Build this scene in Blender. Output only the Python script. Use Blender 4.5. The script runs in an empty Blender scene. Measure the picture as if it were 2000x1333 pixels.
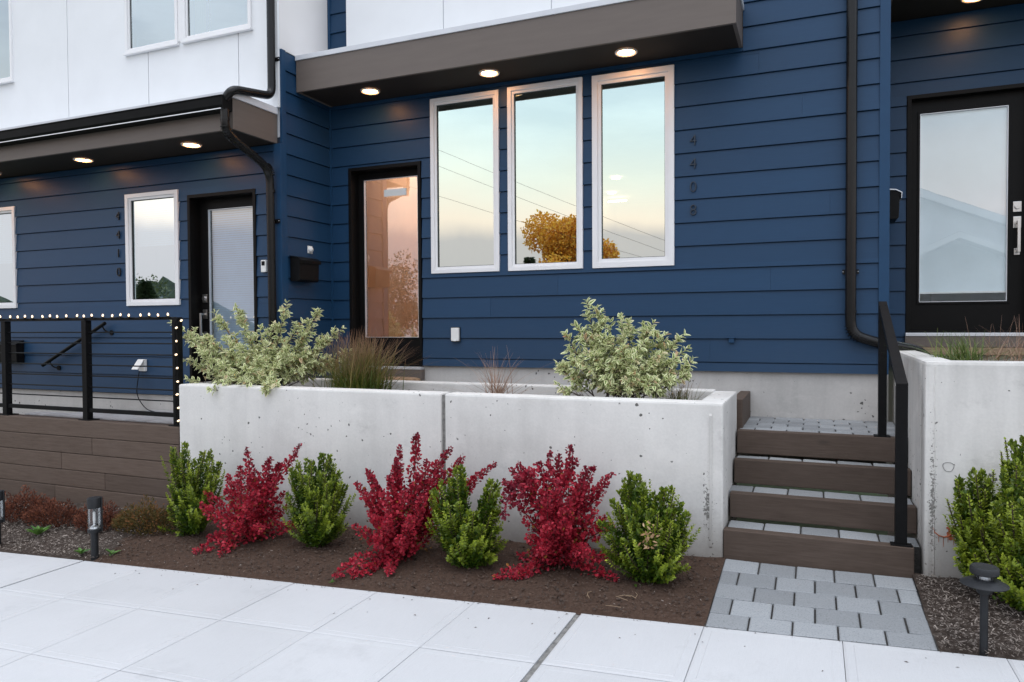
import bpy, bmesh, math, random
import numpy as np
from mathutils import Vector, Matrix

S = bpy.context.scene
COL = S.collection
random.seed(7)
RNG = np.random.default_rng(11)
R = math.radians

# ------------------------------------------------------------------ camera
cam_d = bpy.data.cameras.new("camera")
cam_d.sensor_width = 36.0
cam_d.lens = 25.49
cam_d.clip_start = 0.05
cam_d.clip_end = 2000
cam = bpy.data.objects.new("camera", cam_d)
COL.objects.link(cam)
yaw, pitch, roll = R(22.6187), R(1.3169), R(-0.3369)
fwd = Vector((-math.sin(yaw) * math.cos(pitch), math.cos(yaw) * math.cos(pitch), -math.sin(pitch)))
rgt = Vector((math.cos(yaw), math.sin(yaw), 0))
upv = rgt.cross(fwd)
r2 = math.cos(roll) * rgt + math.sin(roll) * upv
u2 = -math.sin(roll) * rgt + math.cos(roll) * upv
cam.matrix_world = Matrix(((r2.x, u2.x, -fwd.x, 0), (r2.y, u2.y, -fwd.y, 0), (r2.z, u2.z, -fwd.z, 0), (0, 0, 0, 1)))
S.camera = cam

# ------------------------------------------------------------------ exposure, sky, sun
S.view_settings.view_transform = 'Standard'
S.view_settings.look = 'None'
S.view_settings.exposure = 0.56
S.view_settings.gamma = 1.0
S.view_settings.use_curve_mapping = False
SUN_EL, SUN_AZ = R(74), R(168)          # behind the camera, high, veiled by cloud

W = bpy.data.worlds.new("World")
S.world = W
W.use_nodes = True
wn, wl = W.node_tree.nodes, W.node_tree.links
wn.clear()
wo = wn.new('ShaderNodeOutputWorld')
bg = wn.new('ShaderNodeBackground')
bg.inputs['Strength'].default_value = 0.10
sky = wn.new('ShaderNodeTexSky')
sky.sky_type = 'NISHITA'
sky.sun_disc = False
sky.sun_elevation = SUN_EL
sky.sun_rotation = SUN_AZ
sky.air_density = 1.0
sky.dust_density = 2.0
tc = wn.new('ShaderNodeTexCoord')
sep = wn.new('ShaderNodeSeparateXYZ')
wl.new(tc.outputs['Generated'], sep.inputs[0])
mp = wn.new('ShaderNodeMapping')
mp.inputs['Scale'].default_value = (1.6, 1.6, 6.0)
wl.new(tc.outputs['Generated'], mp.inputs[0])
nz = wn.new('ShaderNodeTexNoise')
nz.inputs['Scale'].default_value = 1.7
nz.inputs['Detail'].default_value = 7
nz.inputs['Roughness'].default_value = 0.55
wl.new(mp.outputs[0], nz.inputs['Vector'])
# thin cloud veil over the whole sky
cr = wn.new('ShaderNodeValToRGB')
cr.color_ramp.elements[0].position = 0.36
cr.color_ramp.elements[0].color = (0.5, 0.5, 0.5, 1)
cr.color_ramp.elements[1].position = 0.62
cr.color_ramp.elements[1].color = (0.97, 0.97, 0.97, 1)
wl.new(nz.outputs['Fac'], cr.inputs[0])
mixc = wn.new('ShaderNodeMix')
mixc.data_type = 'RGBA'
wl.new(cr.outputs[0], mixc.inputs[0])
wl.new(sky.outputs[0], mixc.inputs[6])
# overcast veil: brighter overhead than near the horizon, as cloud cover is
ov = wn.new('ShaderNodeValToRGB')
ov.color_ramp.elements[0].position = 0.0; ov.color_ramp.elements[0].color = (7.2, 7.9, 8.7, 1)
ov.color_ramp.elements[1].position = 1.0; ov.color_ramp.elements[1].color = (14.8, 16.1, 18.2, 1)
wl.new(sep.outputs[2], ov.inputs[0])
wl.new(ov.outputs[0], mixc.inputs[7])
# evening cloud bank low over the horizon: grey-mauve below, peach above it, all the way round
nz2 = wn.new('ShaderNodeTexNoise')
nz2.inputs['Scale'].default_value = 3.2
nz2.inputs['Detail'].default_value = 5
wl.new(tc.outputs['Generated'], nz2.inputs['Vector'])
off = wn.new('ShaderNodeMath'); off.operation = 'MULTIPLY_ADD'
wl.new(nz2.outputs['Fac'], off.inputs[0]); off.inputs[1].default_value = 0.10
wl.new(sep.outputs[2], off.inputs[2])
hr = wn.new('ShaderNodeValToRGB')
e = hr.color_ramp.elements
e[0].position = 0.0; e[0].color = (5.2, 4.6, 4.9, 1)
e[1].position = 0.165; e[1].color = (6.2, 5.2, 5.3, 1)
for p_, c_ in ((0.185, (11.5, 8.6, 7.2)), (0.24, (11.0, 9.7, 8.2)), (0.33, (9.8, 10.2, 9.9))):
    n_ = e.new(p_); n_.color = c_ + (1,)
wl.new(off.outputs[0], hr.inputs[0])
ha = wn.new('ShaderNodeMapRange')
ha.inputs[1].default_value = 0.17; ha.inputs[2].default_value = 0.40
ha.inputs[3].default_value = 0.95; ha.inputs[4].default_value = 0.0
wl.new(off.outputs[0], ha.inputs[0])
mixh = wn.new('ShaderNodeMix'); mixh.data_type = 'RGBA'
wl.new(ha.outputs[0], mixh.inputs[0])
wl.new(mixc.outputs[2], mixh.inputs[6])
wl.new(hr.outputs[0], mixh.inputs[7])
wl.new(mixh.outputs[2], bg.inputs['Color'])
wl.new(bg.outputs[0], wo.inputs[0])

sun_d = bpy.data.lights.new("sun", 'SUN')
sun_d.energy = 0.5
sun_d.angle = R(45)
sun_d.color = (1.0, 0.95, 0.88)
sun = bpy.data.objects.new("sun", sun_d)
COL.objects.link(sun)
sd = Vector((math.sin(SUN_AZ) * math.cos(SUN_EL), math.cos(SUN_AZ) * math.cos(SUN_EL), math.sin(SUN_EL)))
sun.rotation_euler = sd.to_track_quat('Z', 'Y').to_euler()
sun.location = (0, -6, 12)

# ------------------------------------------------------------------ object helpers
WL = {}          # world location of every helper-made object (no rotations on parents)


def setp(o, label=None, cat=None, group=None, kind=None):
    if label: o['label'] = label
    if cat: o['category'] = cat
    if group: o['group'] = group
    if kind: o['kind'] = kind
    return o


def link(o, parent=None, at=(0, 0, 0)):
    COL.objects.link(o)
    WL[o] = Vector(at)
    if parent is not None:
        o.parent = parent
        o.location = Vector(at) - WL[parent]
    else:
        o.location = at
    return o


def thing(name, label, cat, at, group=None):
    o = bpy.data.objects.new(name, None)
    o.empty_display_size = 0.1
    link(o, None, at)
    return setp(o, label, cat, group)


class MB:
    """collects geometry for one mesh"""
    def __init__(self):
        self.v, self.f, self.attr = [], [], {}

    def add(self, vs, fs):
        n = len(self.v)
        self.v += [tuple(p) for p in vs]
        self.f += [tuple(i + n for i in f) for f in fs]
        return self

    def box(self, x0, x1, y0, y1, z0, z1):
        return self.add([(x0, y0, z0), (x1, y0, z0), (x1, y1, z0), (x0, y1, z0), (x0, y0, z1), (x1, y0, z1), (x1, y1, z1), (x0, y1, z1)],
                        [(0, 3, 2, 1), (4, 5, 6, 7), (0, 1, 5, 4), (1, 2, 6, 5), (2, 3, 7, 6), (3, 0, 4, 7)])

    def hexa(self, p):
        """8 points: bottom ring then top ring"""
        return self.add(p, [(0, 3, 2, 1), (4, 5, 6, 7), (0, 1, 5, 4), (1, 2, 6, 5), (2, 3, 7, 6), (3, 0, 4, 7)])

    def prism(self, poly, a, b, axis):
        """poly of 2d points swept from a to b along axis: 'x' -> (y,z) poly, 'y' -> (x,z), 'z' -> (x,y)"""
        n = len(poly)
        def P(q, t):
            return (t, q[0], q[1]) if axis == 'x' else (q[0], t, q[1]) if axis == 'y' else (q[0], q[1], t)
        vs = [P(q, a) for q in poly] + [P(q, b) for q in poly]
        fs = [tuple(range(n))[::-1], tuple(range(n, 2 * n))] + [(i, (i + 1) % n, n + (i + 1) % n, n + i) for i in range(n)]
        return self.add(vs, fs)

    def ring(self, x0, x1, z0, z1, w, y0, y1, wb=None):
        """mitred rectangular frame in the xz plane, front at y0, back at y1"""
        wb = w if wb is None else wb
        o = [(x0, z0), (x1, z0), (x1, z1), (x0, z1)]
        i = [(x0 + w, z0 + wb), (x1 - w, z0 + wb), (x1 - w, z1 - w), (x0 + w, z1 - w)]
        vs = [(a, y0, b) for a, b in o] + [(a, y0, b) for a, b in i] + [(a, y1, b) for a, b in o] + [(a, y1, b) for a, b in i]
        fs = []
        for k in range(4):
            j = (k + 1) % 4
            fs += [(k, j, 4 + j, 4 + k), (8 + j, 8 + k, 12 + k, 12 + j), (k, 8 + k, 8 + j, j), (4 + j, 12 + j, 12 + k, 4 + k)]
        return self.add(vs, fs)

    def tube(self, path, r, n=12, caps=True):
        path = [Vector(p) for p in path]
        rr = r if isinstance(r, (list, tuple)) else [r] * len(path)
        up = None
        rings = []
        for k, p in enumerate(path):
            t = (path[min(k + 1, len(path) - 1)] - path[max(k - 1, 0)]).normalized()
            if up is None:
                up = Vector((0, 0, 1)) if abs(t.z) < 0.9 else Vector((1, 0, 0))
            a = t.cross(up).normalized()
            up = a.cross(t).normalized()
            rings.append([p + rr[k] * (math.cos(2 * math.pi * i / n) * a + math.sin(2 * math.pi * i / n) * up) for i in range(n)])
        vs = [v for ring in rings for v in ring]
        fs = [(k * n + i, k * n + (i + 1) % n, (k + 1) * n + (i + 1) % n, (k + 1) * n + i) for k in range(len(path) - 1) for i in range(n)]
        if caps:
            fs += [tuple(range(n))[::-1], tuple(range((len(path) - 1) * n, len(path) * n))]
        return self.add(vs, fs)

    def lathe(self, prof, c, n=20, caps=True):
        """profile of (r, z) about a vertical axis through c"""
        vs, fs = [], []
        for r_, z_ in prof:
            for i in range(n):
                a = 2 * math.pi * i / n
                vs.append((c[0] + r_ * math.cos(a), c[1] + r_ * math.sin(a), c[2] + z_))
        for k in range(len(prof) - 1):
            for i in range(n):
                j = (i + 1) % n
                fs.append((k * n + i, k * n + j, (k + 1) * n + j, (k + 1) * n + i))
        if caps:
            fs += [tuple(range(n))[::-1], tuple(range((len(prof) - 1) * n, len(prof) * n))]
        return self.add(vs, fs)

    def mesh(self, name, mat, bevel=0.0, smooth=False, seg=2):
        me = bpy.data.meshes.new(name)
        me.from_pydata(self.v, [], self.f)
        for k, vals in self.attr.items():
            a = me.attributes.new(k, 'FLOAT', 'POINT')
            a.data.foreach_set('value', np.asarray(vals, dtype=np.float32))
        bm = bmesh.new()
        bm.from_mesh(me)
        if bevel > 0:
            bmesh.ops.bevel(bm, geom=[e_ for e_ in bm.edges if len(e_.link_faces) == 2 and e_.calc_face_angle(0) > 0.5],
                            offset=bevel, segments=seg, affect='EDGES', profile=0.6, clamp_overlap=True)
        bmesh.ops.recalc_face_normals(bm, faces=bm.faces) if not self.attr else None
        bm.to_mesh(me)
        bm.free()
        if mat is not None:
            me.materials.append(mat)
        if smooth:
            me.shade_smooth()
            try:
                me.set_sharp_from_angle(angle=R(40))
            except Exception:
                pass
        return me

    def obj(self, name, mat, parent=None, bevel=0.0, smooth=False, at=(0, 0, 0), seg=2):
        o = bpy.data.objects.new(name, self.mesh(name, mat, bevel, smooth, seg))
        return link(o, parent, at)


def inst(name, me, parent, at, rot=None, scale=None):
    o = bpy.data.objects.new(name, me)
    link(o, parent, at)
    if rot: o.rotation_euler = rot
    if scale: o.scale = scale
    return o


def arc(p0, corner, p1, n=6):
    """rounded corner: quadratic curve from p0 through corner to p1"""
    p0, c, p1 = Vector(p0), Vector(corner), Vector(p1)
    return [(1 - t) ** 2 * p0 + 2 * t * (1 - t) * c + t * t * p1 for t in [i / n for i in range(n + 1)]]


def rounded(path, d):
    path = [Vector(p) for p in path]
    out = [path[0]]
    for a, b, c in zip(path, path[1:], path[2:]):
        d1 = min(d, (a - b).length * .45); d2 = min(d, (c - b).length * .45)
        out += arc(b + (a - b).normalized() * d1, b, b + (c - b).normalized() * d2)
    return out + [path[-1]]


# ------------------------------------------------------------------ materials
def new_mat(name):
    m = bpy.data.materials.new(name)
    m.use_nodes = True
    nt = m.node_tree
    return m, nt, nt.nodes['Principled BSDF']


def ramp(nt, fac, stops):
    r = nt.nodes.new('ShaderNodeValToRGB')
    el = r.color_ramp.elements
    el[0].position, el[0].color = stops[0][0], tuple(stops[0][1]) + (1,)
    el[1].position, el[1].color = stops[-1][0], tuple(stops[-1][1]) + (1,)
    for p, c in stops[1:-1]:
        n = el.new(p); n.color = tuple(c) + (1,)
    nt.links.new(fac, r.inputs[0])
    return r.outputs[0]


def noise(nt, scale, detail=4, vec=None, stretch=None, rough=0.55):
    t = nt.nodes.new('ShaderNodeTexNoise')
    t.inputs['Scale'].default_value = scale
    t.inputs['Detail'].default_value = detail
    t.inputs['Roughness'].default_value = rough
    c = nt.nodes.new('ShaderNodeTexCoord')
    src = c.outputs['Object']
    if stretch:
        mpn = nt.nodes.new('ShaderNodeMapping')
        mpn.inputs['Scale'].default_value = stretch
        nt.links.new(src, mpn.inputs[0]); src = mpn.outputs[0]
    nt.links.new(src, t.inputs['Vector'])
    return t.outputs['Fac']


def mixrgb(nt, fac, a, b, mode='MIX'):
    m = nt.nodes.new('ShaderNodeMix')
    m.data_type = 'RGBA'; m.blend_type = mode
    for sock, val in ((0, fac), (6, a), (7, b)):
        if hasattr(val, 'is_linked') or hasattr(val, 'links'):
            nt.links.new(val, m.inputs[sock])
        elif sock == 0:
            m.inputs[0].default_value = val
        else:
            m.inputs[sock].default_value = tuple(val) + (1,)
    return m.outputs[2]


def math_(nt, op, a, b=None, c=None):
    m = nt.nodes.new('ShaderNodeMath'); m.operation = op
    for i, v in enumerate((a, b, c)):
        if v is None: continue
        if hasattr(v, 'links'): nt.links.new(v, m.inputs[i])
        else: m.inputs[i].default_value = v
    return m.outputs[0]


def bump(nt, bsdf, h, strength=0.3, dist=0.004):
    b = nt.nodes.new('ShaderNodeBump')
    b.inputs['Strength'].default_value = strength
    b.inputs['Distance'].default_value = dist
    nt.links.new(h, b.inputs['Height'])
    nt.links.new(b.outputs[0], bsdf.inputs['Normal'])


def obj_random(nt):
    return nt.nodes.new('ShaderNodeObjectInfo').outputs['Random']


def mat_simple(name, col, rough=0.5, metal=0.0, var=0.12, scale=6, bmp=0.0, spec=0.5, bscale=None, per_obj=0.0, stretch=None):
    m, nt, b = new_mat(name)
    n = noise(nt, scale, 5, stretch=stretch)
    lo = [c * (1 - var) for c in col]; hi = [min(1, c * (1 + var)) for c in col]
    c = ramp(nt, n, [(0.3, lo), (0.7, hi)])
    if per_obj:
        r = obj_random(nt)
        k = math_(nt, 'MULTIPLY_ADD', r, 2 * per_obj, 1 - per_obj)
        comb = nt.nodes.new('ShaderNodeCombineColor')
        for i in range(3): nt.links.new(k, comb.inputs[i])
        c = mixrgb(nt, 1.0, c, comb.outputs[0], 'MULTIPLY')
    nt.links.new(c, b.inputs['Base Color'])
    b.inputs['Roughness'].default_value = rough
    b.inputs['Metallic'].default_value = metal
    b.inputs['Specular IOR Level'].default_value = spec
    if bmp:
        bump(nt, b, noise(nt, bscale or scale * 8, 4, stretch=stretch), bmp)
    return m


def mat_emit(name, col, strength):
    m, nt, b = new_mat(name)
    b.inputs['Base Color'].default_value = (0.8, 0.8, 0.8, 1)
    b.inputs['Emission Color'].default_value = tuple(col) + (1,)
    b.inputs['Emission Strength'].default_value = strength
    return m


def mat_concrete(name, base, pits=1.0, streak=0.09, pit_scale=33, thresh=0.14, dirt=None, honey=None):
    m, nt, b = new_mat(name)
    big = noise(nt, 1.3, 6)
    fine = noise(nt, 60, 3)
    stv = noise(nt, 9, 5, stretch=(1, 1, 0.10))
    c = ramp(nt, big, [(0.3, [x * .80 for x in base]), (0.5, base), (0.72, [min(1, x * 1.13) for x in base])])
    c = mixrgb(nt, streak, c, ramp(nt, stv, [(0.35, [x * .55 for x in base]), (0.62, [min(1, x * 1.25) for x in base])]))
    c = mixrgb(nt, 0.10, c, ramp(nt, fine, [(0.3, [x * .6 for x in base]), (0.7, [min(1, x * 1.3) for x in base])]))
    v = nt.nodes.new('ShaderNodeTexVoronoi'); v.inputs['Scale'].default_value = pit_scale
    v.inputs['Randomness'].default_value = 1.0
    tcn = nt.nodes.new('ShaderNodeTexCoord')
    wob = nt.nodes.new('ShaderNodeTexNoise'); wob.inputs['Scale'].default_value = 40
    nt.links.new(tcn.outputs['Object'], wob.inputs['Vector'])
    addv = nt.nodes.new('ShaderNodeVectorMath'); addv.operation = 'MULTIPLY_ADD'
    nt.links.new(wob.outputs['Color'], addv.inputs[0]); addv.inputs[1].default_value = (.03, .03, .022)
    nt.links.new(tcn.outputs['Object'], addv.inputs[2])
    nt.links.new(addv.outputs[0], v.inputs['Vector'])
    sepc = nt.nodes.new('ShaderNodeSeparateColor'); nt.links.new(v.outputs['Color'], sepc.inputs[0])
    size = math_(nt, 'MULTIPLY', math_(nt, 'POWER', sepc.outputs[0], 9.0), thresh * 2.9)
    patch = math_(nt, 'GREATER_THAN', noise(nt, 2.6, 4), 0.52)
    size = math_(nt, 'MULTIPLY', size, math_(nt, 'MULTIPLY_ADD', patch, 0.65, 0.35))
    pit = math_(nt, 'LESS_THAN', v.outputs['Distance'], size)
    c = mixrgb(nt, math_(nt, 'MULTIPLY', pit, 0.85 * pits), c, (0.035, 0.033, 0.031))
    # pale laitance blotches and grey form-oil smudges, wider than tall
    bl = noise(nt, 3.1, 7, stretch=(1, 1, 1.9), rough=.68)
    c = mixrgb(nt, ramp(nt, bl, [(0.56, (0, 0, 0)), (0.70, (.40, .40, .40))]), c, [min(1, x * 1.22) for x in base])
    sm = noise(nt, 2.3, 8, stretch=(1, 1, 1.5), rough=.75)
    c = mixrgb(nt, ramp(nt, sm, [(0.60, (0, 0, 0)), (0.76, (.55, .55, .55))]), c, [x * .55 for x in base])
    if honey:
        # honeycombed strip left by the form board near one corner
        sx = nt.nodes.new('ShaderNodeSeparateXYZ'); nt.links.new(tcn.outputs['Object'], sx.inputs[0])
        dx = math_(nt, 'ABSOLUTE', math_(nt, 'SUBTRACT', sx.outputs[0], honey[0]))
        dx = math_(nt, 'SUBTRACT', 1.0, math_(nt, 'DIVIDE', dx, honey[1]))
        dz_ = math_(nt, 'ABSOLUTE', math_(nt, 'SUBTRACT', sx.outputs[2], honey[2]))
        dz_ = math_(nt, 'SUBTRACT', 1.0, math_(nt, 'DIVIDE', dz_, honey[3]))
        mk = math_(nt, 'MULTIPLY', math_(nt, 'MAXIMUM', dx, 0.0), math_(nt, 'MAXIMUM', dz_, 0.0))
        hn = noise(nt, 75, 4, rough=.7)
        hh = math_(nt, 'GREATER_THAN', math_(nt, 'ADD', hn, math_(nt, 'MULTIPLY', mk, .30)), 0.71)
        hh = math_(nt, 'MULTIPLY', hh, math_(nt, 'GREATER_THAN', mk, 0.02))
        c = mixrgb(nt, math_(nt, 'MULTIPLY', hh, .8), c, (0.10, 0.095, 0.085))
    if dirt:
        z0, z1, amt = dirt              # dirt splashed up from the soil: a band of its own shape
        s2 = nt.nodes.new('ShaderNodeSeparateXYZ'); nt.links.new(tcn.outputs['Object'], s2.inputs[0])
        zz = math_(nt, 'MULTIPLY_ADD', s2.outputs[0], -0.0335, s2.outputs[2])
        zz = math_(nt, 'MULTIPLY_ADD', noise(nt, 5, 6, rough=.7), 0.22, zz)
        mr = nt.nodes.new('ShaderNodeMapRange')
        nt.links.new(zz, mr.inputs[0]); mr.inputs[1].default_value = z0; mr.inputs[2].default_value = z1
        mr.inputs[3].default_value = amt; mr.inputs[4].default_value = 0.0
        c = mixrgb(nt, mr.outputs[0], c, (0.17, 0.15, 0.13))
    nt.links.new(c, b.inputs['Base Color'])
    b.inputs['Roughness'].default_value = 0.85
    b.inputs['Specular IOR Level'].default_value = 0.25
    h = math_(nt, 'SUBTRACT', math_(nt, 'MULTIPLY', fine, 0.25), math_(nt, 'MULTIPLY', pit, 1.2))
    bump(nt, b, h, 0.35, 0.006)
    return m


M = {}
# lap siding: faint cedar grain pressed into painted boards
def mat_siding():
    m, nt, b = new_mat('blue_siding')
    g = noise(nt, 5, 6, stretch=(1.2, 1.2, 26))
    c = ramp(nt, g, [(0.3, (0.0098, 0.0415, 0.097)), (0.7, (0.0120, 0.0485, 0.112))])
    big = noise(nt, 0.8, 4)
    c = mixrgb(nt, math_(nt, 'MULTIPLY', big, 0.25), c, (0.015, 0.050, 0.105))
    tcs = nt.nodes.new('ShaderNodeTexCoord'); sz = nt.nodes.new('ShaderNodeSeparateXYZ'); nt.links.new(tcs.outputs['Object'], sz.inputs[0])
    mrd = nt.nodes.new('ShaderNodeMapRange'); nt.links.new(math_(nt, 'MULTIPLY_ADD', noise(nt, 6, 6, rough=.7), .35, sz.outputs[2]), mrd.inputs[0])
    mrd.inputs[1].default_value = -.35; mrd.inputs[2].default_value = .25; mrd.inputs[3].default_value = .22; mrd.inputs[4].default_value = 0.0
    c = mixrgb(nt, mrd.outputs[0], c, (0.055, 0.075, 0.105))
    r = obj_random(nt)
    k = math_(nt, 'MULTIPLY_ADD', r, 0.12, 0.94)
    comb = nt.nodes.new('ShaderNodeCombineColor')
    for i in range(3): nt.links.new(k, comb.inputs[i])
    c = mixrgb(nt, 1.0, c, comb.outputs[0], 'MULTIPLY')
    nt.links.new(c, b.inputs['Base Color'])
    b.inputs['Roughness'].default_value = 0.45
    b.inputs['Specular IOR Level'].default_value = 0.30
    bump(nt, b, noise(nt, 22, 5, stretch=(1, 1, 12)), 0.12, 0.003)
    return m
M['blue'] = mat_siding()
M['blue_trim'] = mat_simple('blue_trim', (0.0110, 0.049, 0.114), 0.5, var=.06, spec=.3)
M['sheath'] = mat_simple('dark_sheathing', (0.012, 0.02, 0.035), 0.9)
M['white_panel'] = mat_simple('white_fibre_panel', (0.79, 0.81, 0.83), 0.6, var=.025, scale=2.5, bmp=.05, bscale=60)
M['white_side'] = mat_simple('cream_fibre_panel', (0.78, 0.76, 0.75), 0.6, var=.02, scale=2)
M['white_vinyl'] = mat_simple('white_vinyl', (0.80, 0.80, 0.81), 0.35, var=.02)
M['flash'] = mat_simple('white_flashing', (0.62, 0.64, 0.68), 0.4, var=.05, scale=3)
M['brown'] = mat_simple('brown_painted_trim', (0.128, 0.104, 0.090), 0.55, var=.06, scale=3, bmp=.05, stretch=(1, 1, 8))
M['soffit'] = mat_simple('shaded_brown_soffit', (0.027, 0.021, 0.018), 0.7, var=.08, scale=3, spec=.2)  # trim brown made darker: under-canopy shade is put into the colour
M['black_metal'] = mat_simple('black_metal', (0.0065, 0.0065, 0.007), 0.45, var=.2, scale=20, spec=.12)
M['black_door'] = mat_simple('black_door_paint', (0.006, 0.0056, 0.0056), 0.45, var=.15, scale=5, spec=.14)
M['gutter'] = mat_simple('dark_bronze_aluminium', (0.0085, 0.0085, 0.009), 0.26, var=.15, scale=8, spec=.28)
M['gutter_black'] = mat_simple('black_gutter_paint', (0.0075, 0.0078, 0.0082), 0.5, var=.15, scale=8, spec=.07)
M['chrome'] = mat_simple('satin_nickel', (0.62, 0.61, 0.60), 0.28, metal=1.0, var=.08)
M['alu'] = mat_simple('mill_aluminium', (0.72, 0.73, 0.76), 0.4, metal=.6, var=.05)
M['conc'] = mat_concrete('cast_concrete', (0.655, 0.64, 0.615), dirt=(-1.47, -1.12, 0.75), honey=(-.655, .06, -1.22, .34))
M['conc_r'] = mat_concrete('weathered_concrete', (0.60, 0.585, 0.56), streak=.24, dirt=(-1.45, -1.0, 0.7), pit_scale=33, honey=(.66, .035, -1.1, .7))
M['found'] = mat_concrete('foundation_concrete', (0.52, 0.495, 0.47), streak=.14, pit_scale=36, thresh=.17)
M['joint'] = mat_simple('joint_grout', (0.20, 0.195, 0.185), 0.95, var=.4, scale=30, bmp=.5)
M['dark_gap'] = mat_simple('dark_joint_sand', (0.03, 0.028, 0.026), 0.95, var=.5, scale=80)


def mat_slab():
    m, nt, b = new_mat('brushed_sidewalk_concrete')
    base = (0.50, 0.505, 0.515)
    c = ramp(nt, noise(nt, 1.1, 6), [(0.3, [x * .93 for x in base]), (0.7, [x * 1.05 for x in base])])
    br = noise(nt, 30, 4, stretch=(6, 0.5, 1))
    c = mixrgb(nt, 0.10, c, ramp(nt, br, [(0.35, [x * .75 for x in base]), (0.65, [x * 1.12 for x in base])]))
    sp = noise(nt, 240, 2)
    c = mixrgb(nt, 0.16, c, ramp(nt, sp, [(0.35, [x * .6 for x in base]), (0.5, base)]))
    r = obj_random(nt)
    k = math_(nt, 'MULTIPLY_ADD', r, 0.07, 0.965)
    comb = nt.nodes.new('ShaderNodeCombineColor')
    for i in range(3): nt.links.new(k, comb.inputs[i])
    c = mixrgb(nt, 1.0, c, comb.outputs[0], 'MULTIPLY')
    st = noise(nt, 2.6, 8, rough=.72)
    c = mixrgb(nt, ramp(nt, st, [(0.56, (0, 0, 0)), (0.72, (0.45, 0.45, 0.45))]), c, [x * .74 for x in base])
    nt.links.new(c, b.inputs['Base Color'])
    b.inputs['Roughness'].default_value = 0.8
    b.inputs['Specular IOR Level'].default_value = 0.3
    bump(nt, b, math_(nt, 'ADD', br, math_(nt, 'MULTIPLY', sp, .4)), 0.18, 0.004)
    return m
M['slab'] = mat_slab()


def mat_paver():
    m, nt, b = new_mat('grey_paver')
    sp = noise(nt, 130, 3)
    c = ramp(nt, sp, [(0.3, (0.15, 0.16, 0.17)), (0.45, (0.25, 0.262, 0.272)), (0.7, (0.29, 0.302, 0.312)), (0.8, (0.42, 0.42, 0.42))])
    c = mixrgb(nt, math_(nt, 'MULTIPLY', noise(nt, 7, 5), .5), c, (0.205, 0.218, 0.23))
    r = obj_random(nt)
    k = math_(nt, 'MULTIPLY_ADD', r, 0.42, 0.79)
    comb = nt.nodes.new('ShaderNodeCombineColor')
    for i in range(3): nt.links.new(k, comb.inputs[i])
    c = mixrgb(nt, 1.0, c, comb.outputs[0], 'MULTIPLY')
    nt.links.new(c, b.inputs['Base Color'])
    b.inputs['Roughness'].default_value = 0.85
    bump(nt, b, sp, 0.3, 0.004)
    return m
M['paver'] = mat_paver()
M['paver_pale'] = mat_simple('pale_grey_paver', (0.36, 0.36, 0.375), 0.85, var=.1, scale=20, bmp=.2, per_obj=.08)


def mat_timber(name='brown_stained_timber', k_=1.0):
    m, nt, b = new_mat(name)
    g = noise(nt, 4, 8, stretch=(1.5, 20, 20), rough=.65)
    c = ramp(nt, g, [(0.25, (0.058 * k_, 0.040 * k_, 0.030 * k_)), (0.5, (0.076 * k_, 0.054 * k_, 0.042 * k_)), (0.75, (0.092 * k_, 0.067 * k_, 0.053 * k_))])
    kn = noise(nt, 3.4, 3, stretch=(1, 1, 2.2))
    c = mixrgb(nt, ramp(nt, kn, [(0.66, (0, 0, 0)), (0.74, (.6, .6, .6))]), c, (0.045 * k_, 0.034 * k_, 0.028 * k_))
    c = mixrgb(nt, ramp(nt, noise(nt, 2.2, 6), [(0.5, (0, 0, 0)), (0.8, (.45, .45, .45))]), c, (0.118, 0.088, 0.072))
    k = math_(nt, 'MULTIPLY_ADD', obj_random(nt), 0.3, 0.85)
    comb = nt.nodes.new('ShaderNodeCombineColor')
    for i in range(3): nt.links.new(k, comb.inputs[i])
    c = mixrgb(nt, 1.0, c, comb.outputs[0], 'MULTIPLY')
    nt.links.new(c, b.inputs['Base Color'])
    b.inputs['Roughness'].default_value = 0.7
    b.inputs['Specular IOR Level'].default_value = 0.3
    bump(nt, b, g, 0.4, 0.004)
    return m
M['timber'] = mat_timber()
M['timber_w'] = mat_timber('weathered_stained_timber', 1.32)
M['tan_wood'] = mat_simple('weathered_tan_wood', (0.27, 0.19, 0.12), 0.7, var=.25, scale=5, stretch=(1, 12, 12))


def mat_soil(name, a, b_, sc=30):
    m, nt, b = new_mat(name)
    c = ramp(nt, noise(nt, sc, 8, rough=.7), [(0.32, [x * .55 for x in a]), (0.5, a), (0.7, b_)])
    c = mixrgb(nt, math_(nt, 'MULTIPLY', noise(nt, 2.2, 4), .45), c, [x * .6 for x in a])
    nt.links.new(c, b.inputs['Base Color'])
    b.inputs['Roughness'].default_value = 0.95
    b.inputs['Specular IOR Level'].default_value = 0.15
    bump(nt, b, noise(nt, sc * 2.5, 6, rough=.7), 0.9, 0.012)
    return m
M['soil'] = mat_soil('dark_compost', (0.088, 0.055, 0.040), (0.128, 0.085, 0.065), 60)
M['mulch_base'] = mat_soil('mulch_ground', (0.06, 0.045, 0.037), (0.13, 0.11, 0.095), 24)


def mat_chip(name, lo, hi):
    m, nt, b = new_mat(name)
    at = nt.nodes.new('ShaderNodeAttribute'); at.attribute_name = 'rnd'
    c = ramp(nt, at.outputs['Fac'], [(0.0, lo), (0.55, [(x + y) / 2 for x, y in zip(lo, hi)]), (1.0, hi)])
    nt.links.new(c, b.inputs['Base Color'])
    b.inputs['Roughness'].default_value = 0.85
    return m
M['chip'] = mat_chip('bark_chips', (0.045, 0.03, 0.024), (0.36, 0.31, 0.27))
M['clod'] = mat_chip('soil_crumbs', (0.03, 0.019, 0.014), (0.13, 0.085, 0.06))


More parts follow.
